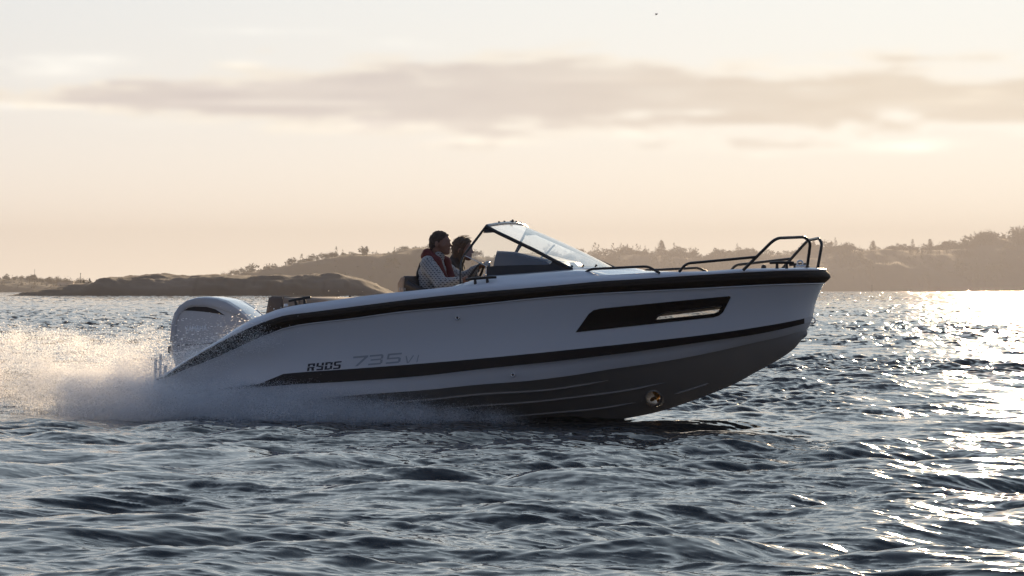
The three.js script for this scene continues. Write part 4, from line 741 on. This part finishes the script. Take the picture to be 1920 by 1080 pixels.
// ---- driver
{
  const sh = at(804, 491, 0.67), o = V(sh.x - 0.06, sh.y - 0.47, 0.47);
  const wheel = boat.children.find((c) => c.name === 'steering_wheel'); wheel.position.set(o.x + 0.515, o.y + 0.300, 0.47); wheel.rotation.z = 1.05;
  const N = V(-Math.sin(1.05), Math.cos(1.05), 0), U = V(Math.cos(1.05), Math.sin(1.05), 0), Wc = V(0.515, 0.300, 0), Zp = V(0, 0, 1);
  const holds = [[1, 1.85, [0.415, 0.262, 0.205]], [-1, 0.60, [0.505, 0.405, -0.135]]].map(([sgn, a, wr]) => { const O = U.clone().multiplyScalar(Math.cos(a)).addScaledVector(Zp, sgn * Math.sin(a)), c = Wc.clone().addScaledVector(O, 0.175), T = O.clone().cross(N).normalize().multiplyScalar(-sgn); return { c, f: grip(c, T, O, N, 0.020, wr), wr }; });
  const J = { head: [0.128, 0.672], tilt: 0.04, neck: [[0.05, 0.47, 0], [0.085, 0.60, 0]], arms: [[[0.05, 0.445, 0.185], [0.235, 0.225, 0.285], holds[0].wr], [[0.05, 0.445, -0.185], [0.28, 0.27, -0.265], holds[1].wr]] };
  const F = figure('person in white patterned sweater and red life vest steering the boat', o, { joints: J, hands: holds });
  const sleeve = J.arms.flatMap(([a, b, c]) => { const e = [0, 1, 2].map((k) => lerp(b[k], c[k], 0.93)); return [cone(a, b, 0.086, 0.072), cone(b, e, 0.070, 0.046)]; });
  const swf = join([(x, y, z) => F.trunk(x, y, z) - 0.020, ...sleeve, cone([0.05, 0.47, 0], [0.095, 0.535, 0], 0.088, 0.074)], 0.035);
  const swFold = (x, y, z) => swf(x, y, z) + 0.006 * noise2(x * 26 + 3, y * 26 + z * 18) + 0.004 * noise2(x * 55, z * 55 + y * 40);
  F.cloth('sweater', (x, y, z) => Math.max(swFold(x, y, z), -0.05 - y), [-0.25, -0.09, -0.44], [0.62, 0.6, 0.44], knit, 0.011, true);
  F.cloth('trousers', join(F.legs.filter((_, i) => i % 3 < 2).map((l) => (x, y, z) => l(x, y, z) - 0.014).concat([egg([0, 0, 0], [0.17, 0.13, 0.2])]), 0.03), [-0.25, -0.45, -0.3], [0.6, 0.16, 0.3], jeans, 0.014);
  for (const e of [1, -1]) F.cloth('shoe', join([cone([0.30, -0.455, e * 0.14], [0.47, -0.47, e * 0.15], 0.052, 0.042)]), [0.2, -0.55, e * 0.14 - 0.1], [0.56, -0.36, e * 0.14 + 0.1], shoe, 0.012);
  const vest = join([1, -1].flatMap((e) => [cone([-0.045, 0.535, e * 0.03], [0.010, 0.565, e * 0.105], 0.046, 0.050), cone([0.010, 0.565, e * 0.105], [0.135, 0.475, e * 0.155], 0.050, 0.054), cone([0.135, 0.475, e * 0.155], [0.205, 0.29, e * 0.125], 0.054, 0.050), cone([0.195, 0.29, e * 0.105], [0.20, 0.12, e * 0.10], 0.048, 0.042)]), 0.02);
  const vestBody = F.cloth('life_vest', vest, [-0.16, 0.02, -0.25], [0.32, 0.66, 0.25], red, 0.009);
  const band = (x, y, z) => Math.max(swf(x, y, z) - 0.012, Math.abs(y - 0.10 - 0.1 * x) - 0.024), cut1 = (x, y, z) => Math.max(band(x, y, z), Math.abs(z) - 0.20);
  const belt = surfaceNet(cut1, [-0.25, 0.02, -0.22], [0.3, 0.2, 0.22], 0.010); mesh('waist_strap', belt, strap, vestBody);
  const bk = surfaceNet((x, y, z) => Math.max(F.trunk(x, y, z) - 0.036, x + 0.055 - 0.05 * y, Math.abs(z) - 0.15, Math.abs(y - 0.27) - 0.2), [-0.3, 0.02, -0.2], [0.1, 0.52, 0.2], 0.011); mesh('back_panel', bk, strap, vestBody);
  const q = F.H.q, hl = (x, y) => { const a = q(0.045, 0.045), b = q(-0.055, -0.075); return (x - a[0]) * 0.70 - (y - a[1]) * 0.72 > 0 ? ((x - a[0]) * 0.70 - (y - a[1]) * 0.72) : Math.max((x - a[0]) * 0.70 - (y - a[1]) * 0.72, b[1] - y); };
  F.cloth('hair', (x, y, z) => Math.max(F.H.skull(x, y, z) - 0.008 - 0.007 * noise2(x * 110, y * 110 + z * 90), hl(x, y) + 0.006 * noise2(x * 90, y * 90)), [-0.06, 0.50, -0.12], [0.32, 0.85, 0.12], hairMat, 0.006);
  for (const e of [1, -1]) { const c = q(0.086, 0.012, e * 0.030); mesh('eye', new THREE.SphereGeometry(0.011, 10, 8).translate(...c), eyeMat, F.p); }
  const w = J.arms[0]; mesh('wrist_watch', new THREE.TorusGeometry(0.034, 0.008, 8, 20).rotateY(Math.PI / 2).translate(...[0, 1, 2].map((k) => lerp(w[1][k], w[2][k], 0.97))), strap, F.p);
}
// ---- passenger
{
  const hd = at(869, 468, -0.36), o = V(hd.x - 0.17, hd.y - 0.655, -0.36);
  const rest = [1, -1].map((e) => { const c = V(0.37, 0.125, e * 0.12); return { c, f: grip(c, V(0, 0, e), V(1, 0, 0), V(0, 1, 0), 0.018, [0.30, 0.16, e * 0.14]) }; });
  const J = { head: [0.165, 0.655], tilt: 0.0, neck: [[0.045, 0.47, 0], [0.125, 0.59, 0]], arms: [1, -1].map((e) => [[0.045, 0.435, e * 0.165], [0.10, 0.17, e * 0.245], [0.30, 0.16, e * 0.14]]) };
  const F = figure('person with light brown tied-back hair and dark jacket sitting beyond the driver', o, { joints: J, hands: rest, size: 0.97 });
  const sleeve = J.arms.flatMap(([a, b, c]) => [cone(a, b, 0.075, 0.062), cone(b, c, 0.060, 0.042)]);
  F.cloth('jacket', join([(x, y, z) => F.trunk(x, y, z) - 0.022, ...sleeve, cone([0.05, 0.46, 0], [0.10, 0.545, 0], 0.095, 0.085)], 0.035), [-0.25, -0.08, -0.36], [0.5, 0.64, 0.36], jacket, 0.012);
  F.cloth('trousers', join(F.legs.filter((_, i) => i % 3 < 2).map((l) => (x, y, z) => l(x, y, z) - 0.012).concat([egg([0, 0, 0], [0.17, 0.13, 0.19])]), 0.03), [-0.25, -0.45, -0.3], [0.6, 0.16, 0.3], jeans, 0.014);
  for (const e of [1, -1]) F.cloth('shoe', join([cone([0.30, -0.455, e * 0.14], [0.47, -0.47, e * 0.15], 0.048, 0.038)]), [0.2, -0.55, e * 0.14 - 0.1], [0.56, -0.36, e * 0.14 + 0.1], shoe, 0.012);
  const q = F.H.q, a = q(0.052, 0.03);
  const cap = (x, y, z) => Math.max(F.H.skull(x, y, z) - 0.013 - 0.008 * noise2(x * 70 + z * 30, y * 45) - 0.004 * noise2(x * 160, y * 120 + z * 90), (x - a[0]) * 0.86 - (y - a[1]) * 0.5);
  const locks = join([cone(q(-0.06, 0.0, 0.05), q(-0.075, -0.12, 0.05), 0.045, 0.034), cone(q(-0.06, 0.0, -0.05), q(-0.075, -0.12, -0.05), 0.045, 0.034), cone(q(-0.07, -0.1, 0), q(-0.06, -0.20, 0.02), 0.05, 0.022), cone(q(0.0, -0.02, 0.075), q(-0.005, -0.13, 0.078), 0.020, 0.014)], 0.03);
  F.cloth('hair', (x, y, z) => smin(cap(x, y, z), locks(x, y, z), 0.02), [-0.05, 0.4, -0.14], [0.36, 0.82, 0.14], fairHair, 0.006);
  const R = rng(77), wisps = []; for (let i = 0; i < 60; i++) { const b = R() * 2.6 - 0.2, z = (R() - 0.5) * 0.12, c = q(-0.012 - Math.cos(b) * 0.11, 0.035 + Math.sin(b) * 0.105, z); wisps.push(tubeThrough([V(...c), V(c[0] - 0.01 + R() * 0.03, c[1] + 0.012 + R() * 0.012, c[2]), V(c[0] + 0.01 + R() * 0.045, c[1] + 0.012 + R() * 0.02, c[2] + (R() - 0.5) * 0.03)], 0.0012, 4)); }
  tag(mesh('loose_hair', merge(wisps), fairHair, F.p), null, null, null, 'stuff');
  for (const e of [1, -1]) { const c = q(0.086, 0.012, e * 0.030); mesh('eye', new THREE.SphereGeometry(0.0105, 10, 8).translate(...c), eyeMat, F.p); }
}
// ------------------------------------------------------------------ spray and foam
{
  const spray = root('spray'); spray.position.copy(boatOrigin); spray.rotation.y = -YAW;
  tag(spray, 'cloud of white water spray thrown up beside and behind the stern', 'spray', null, 'stuff');
  const dropMat = mat(0.99, 0.99, 0.99, 1, { transmission: 0.95, thickness: 0, ior: 1.1, specularIntensity: 0.1 });
  const R = rng(2024), gauss = () => { let s = 0; for (let i = 0; i < 6; i++) s += R(); return (s - 3) / 0.7071; };
  const bead = (r, sx) => { const g = new THREE.BufferGeometry(), q = []; for (let k = 0; k < 3; k++) { const a = k * 2.094 + R() * 0.9; q.push(Math.cos(a) * r, Math.sin(a) * r, 0); } g.setAttribute('position', new THREE.Float32BufferAttribute(q, 3)); g.computeVertexNormals(); g.rotateX(R() * 6.28); g.rotateY(R() * 6.28); g.scale(sx, 1, 1); return g; };
  const puff = (n, r0, r1, spread, sx) => { const l = []; for (let i = 0; i < n; i++) l.push(bead(lerp(r0, r1, R() ** 2), sx).translate(gauss() * spread * 1.6, gauss() * spread, gauss() * spread)); return mergeGeometries(l); };
  const puffs = [puff(230, 0.0021, 0.0046, 0.05, 1.6), puff(250, 0.0020, 0.0042, 0.075, 1.9), puff(120, 0.0026, 0.0075, 0.045, 1.8)];
  const lists = [[], [], []], e = new THREE.Euler(), qt = new THREE.Quaternion();
  const put = (x, y, z, s = 1) => { e.set(gauss() * 0.3, R() < 0.5 ? 0 : Math.PI, gauss() * 0.15); lists[Math.floor(R() * 3)].push(new THREE.Matrix4().compose(V(x, y, z), qt.setFromEuler(e), V(s, s, s))); };
  // behind the transom
  for (let i = 0; i < 6400; i++) {
    const a = 6.2 * R() ** 1.15, x = -3.55 - a, top = 0.72 + 0.10 * a + 0.16 * fbm(x * 1.7, 3.3, 3), u = R();
    if (R() > 0.45 + 0.55 * smoothstep(a, 0.2, 1.6)) continue;
    const y = top * (u < 0.7 ? 0.62 * R() ** 0.9 : R() ** 1.2) - 0.02, z = gauss() * (0.55 + 0.10 * a) + 0.1;
    if (fbm(x * 1.6 + y * 1.5 + 9, y * 3.4 - x * 0.7 + z * 1.1, 4) < -0.12 + 0.16 * smoothstep(y, 0.3, 0.9)) continue;
    put(x, y, z);
  }
  // the sheet that leaves the chine, starboard then port
  for (let i = 0; i < 3900; i++) {
    const port = i % 7 === 0, a = 5.2 * R() ** 0.75, x = 0.55 - a, t = a / 5.2;
    const grow = Math.pow(t, 0.8), h = 0.02 + 0.50 * grow * R() ** 1.35, out = (0.05 + 0.95 * grow) * (0.12 + 0.88 * R() ** 0.9) * (1 - 0.45 * h / 0.6);
    const zc = chine.z(clamp(x, XS, 3)) * (x < XS ? 1 : 1) + 0.02;
    if (R() > 0.12 + 1.25 * t) continue;
    put(x, h, (port ? -1 : 1) * (zc + out), 1);
  }
  // the dense churned heart of the wake right behind the transom
  for (let i = 0; i < 1700; i++) put(-3.35 - 1.75 * R() ** 1.2, 0.50 * R() ** 1.2, -1.3 + 2.1 * R());
  // ropes of water thrown up and back in short arcs
  for (let k = 0; k < 95; k++) {
    const x0 = -3.4 - 2.6 * R() ** 1.3, z0 = -1.2 + 2.5 * R(), vx = -(1.6 + 2.6 * R()), vy = 1.7 + 2.3 * R() ** 1.5, vz = gauss() * 0.5, n = 26;
    for (let i = 0; i < n; i++) { const t = (i + R() * 0.8) / n * vy / 9.8 * 1.5, w = 0.02 + 0.11 * i / n, y = 0.15 + vy * t - 4.9 * t * t; if (y > 0) put(x0 + vx * t + gauss() * w, y + gauss() * w * 0.6, z0 + vz * t + gauss() * w, lerp(0.55, 0.8, R())); }
  }
  // a thin sheet peeling up along the stern quarter, in front of the motor
  for (let i = 0; i < 520; i++) {
    const u = R() ** 1.5, x = -4.15 + 1.9 * u, base = bandLow.y(clamp(x, XS, 0));
    put(x, base - 0.12 + 0.42 * (1 - 0.55 * u) * R() ** 1.4, 0.95 + 0.55 * R(), 0.8);
  }
  { const p = at(1216, 752, 0.28); for (let i = 0; i < 3; i++) put(p.x + gauss() * 0.03, p.y + 0.03 + gauss() * 0.02, p.z + 0.03 * i, 0.55); }
  lists.forEach((l, k) => { const im = new THREE.InstancedMesh(puffs[k], dropMat, l.length); im.name = 'spray_mist'; tag(im, null, null, null, 'stuff'); l.forEach((m, i) => im.setMatrixAt(i, m)); im.castShadow = im.receiveShadow = true; spray.add(im); });
  // single drops thrown higher, over the platform, the motor and the side
  const drop = new THREE.SphereGeometry(1, 7, 5, 0, 6.2832, 0, 1.9), ms = [];
  for (let i = 0; i < 5600; i++) {
    const u = R(), x = -4.2 + 3.0 * u * (0.25 + 0.75 * R()), lim = 0.62 + 0.42 * clamp((x + 3.7) / 1.6, 0, 1.3), y = lim + (gauss() * 0.16) + 0.02, z = -0.5 + 1.9 * R();
    if (R() < smoothstep(x, -3.2, -1.4) * 0.9 || y < 0.1) continue;
    const r = lerp(0.0018, 0.0062, R() ** 4); ms.push(new THREE.Matrix4().compose(V(x, y, z), qt.setFromEuler(e.set(R() * 6.28, 0, -0.15 + gauss() * 0.12)), V(r * lerp(1.3, 3.6, R()), r, r)));
  }
  for (let i = 0; i < 2600; i++) { const x = -3.6 - 4.5 * R(), r = lerp(0.002, 0.006, R() ** 3); ms.push(new THREE.Matrix4().compose(V(x, 0.65 + Math.abs(gauss()) * 0.22, gauss() * 0.8), qt.setFromEuler(e.set(R() * 6.28, 0, 0.1 + gauss() * 0.2)), V(r * 2, r, r))); }
  const im = new THREE.InstancedMesh(drop, dropMat, ms.length); im.name = 'water_drops'; tag(im, null, null, null, 'stuff'); ms.forEach((m, i) => im.setMatrixAt(i, m)); im.castShadow = true; spray.add(im);
}
renderer.render(scene, camera);
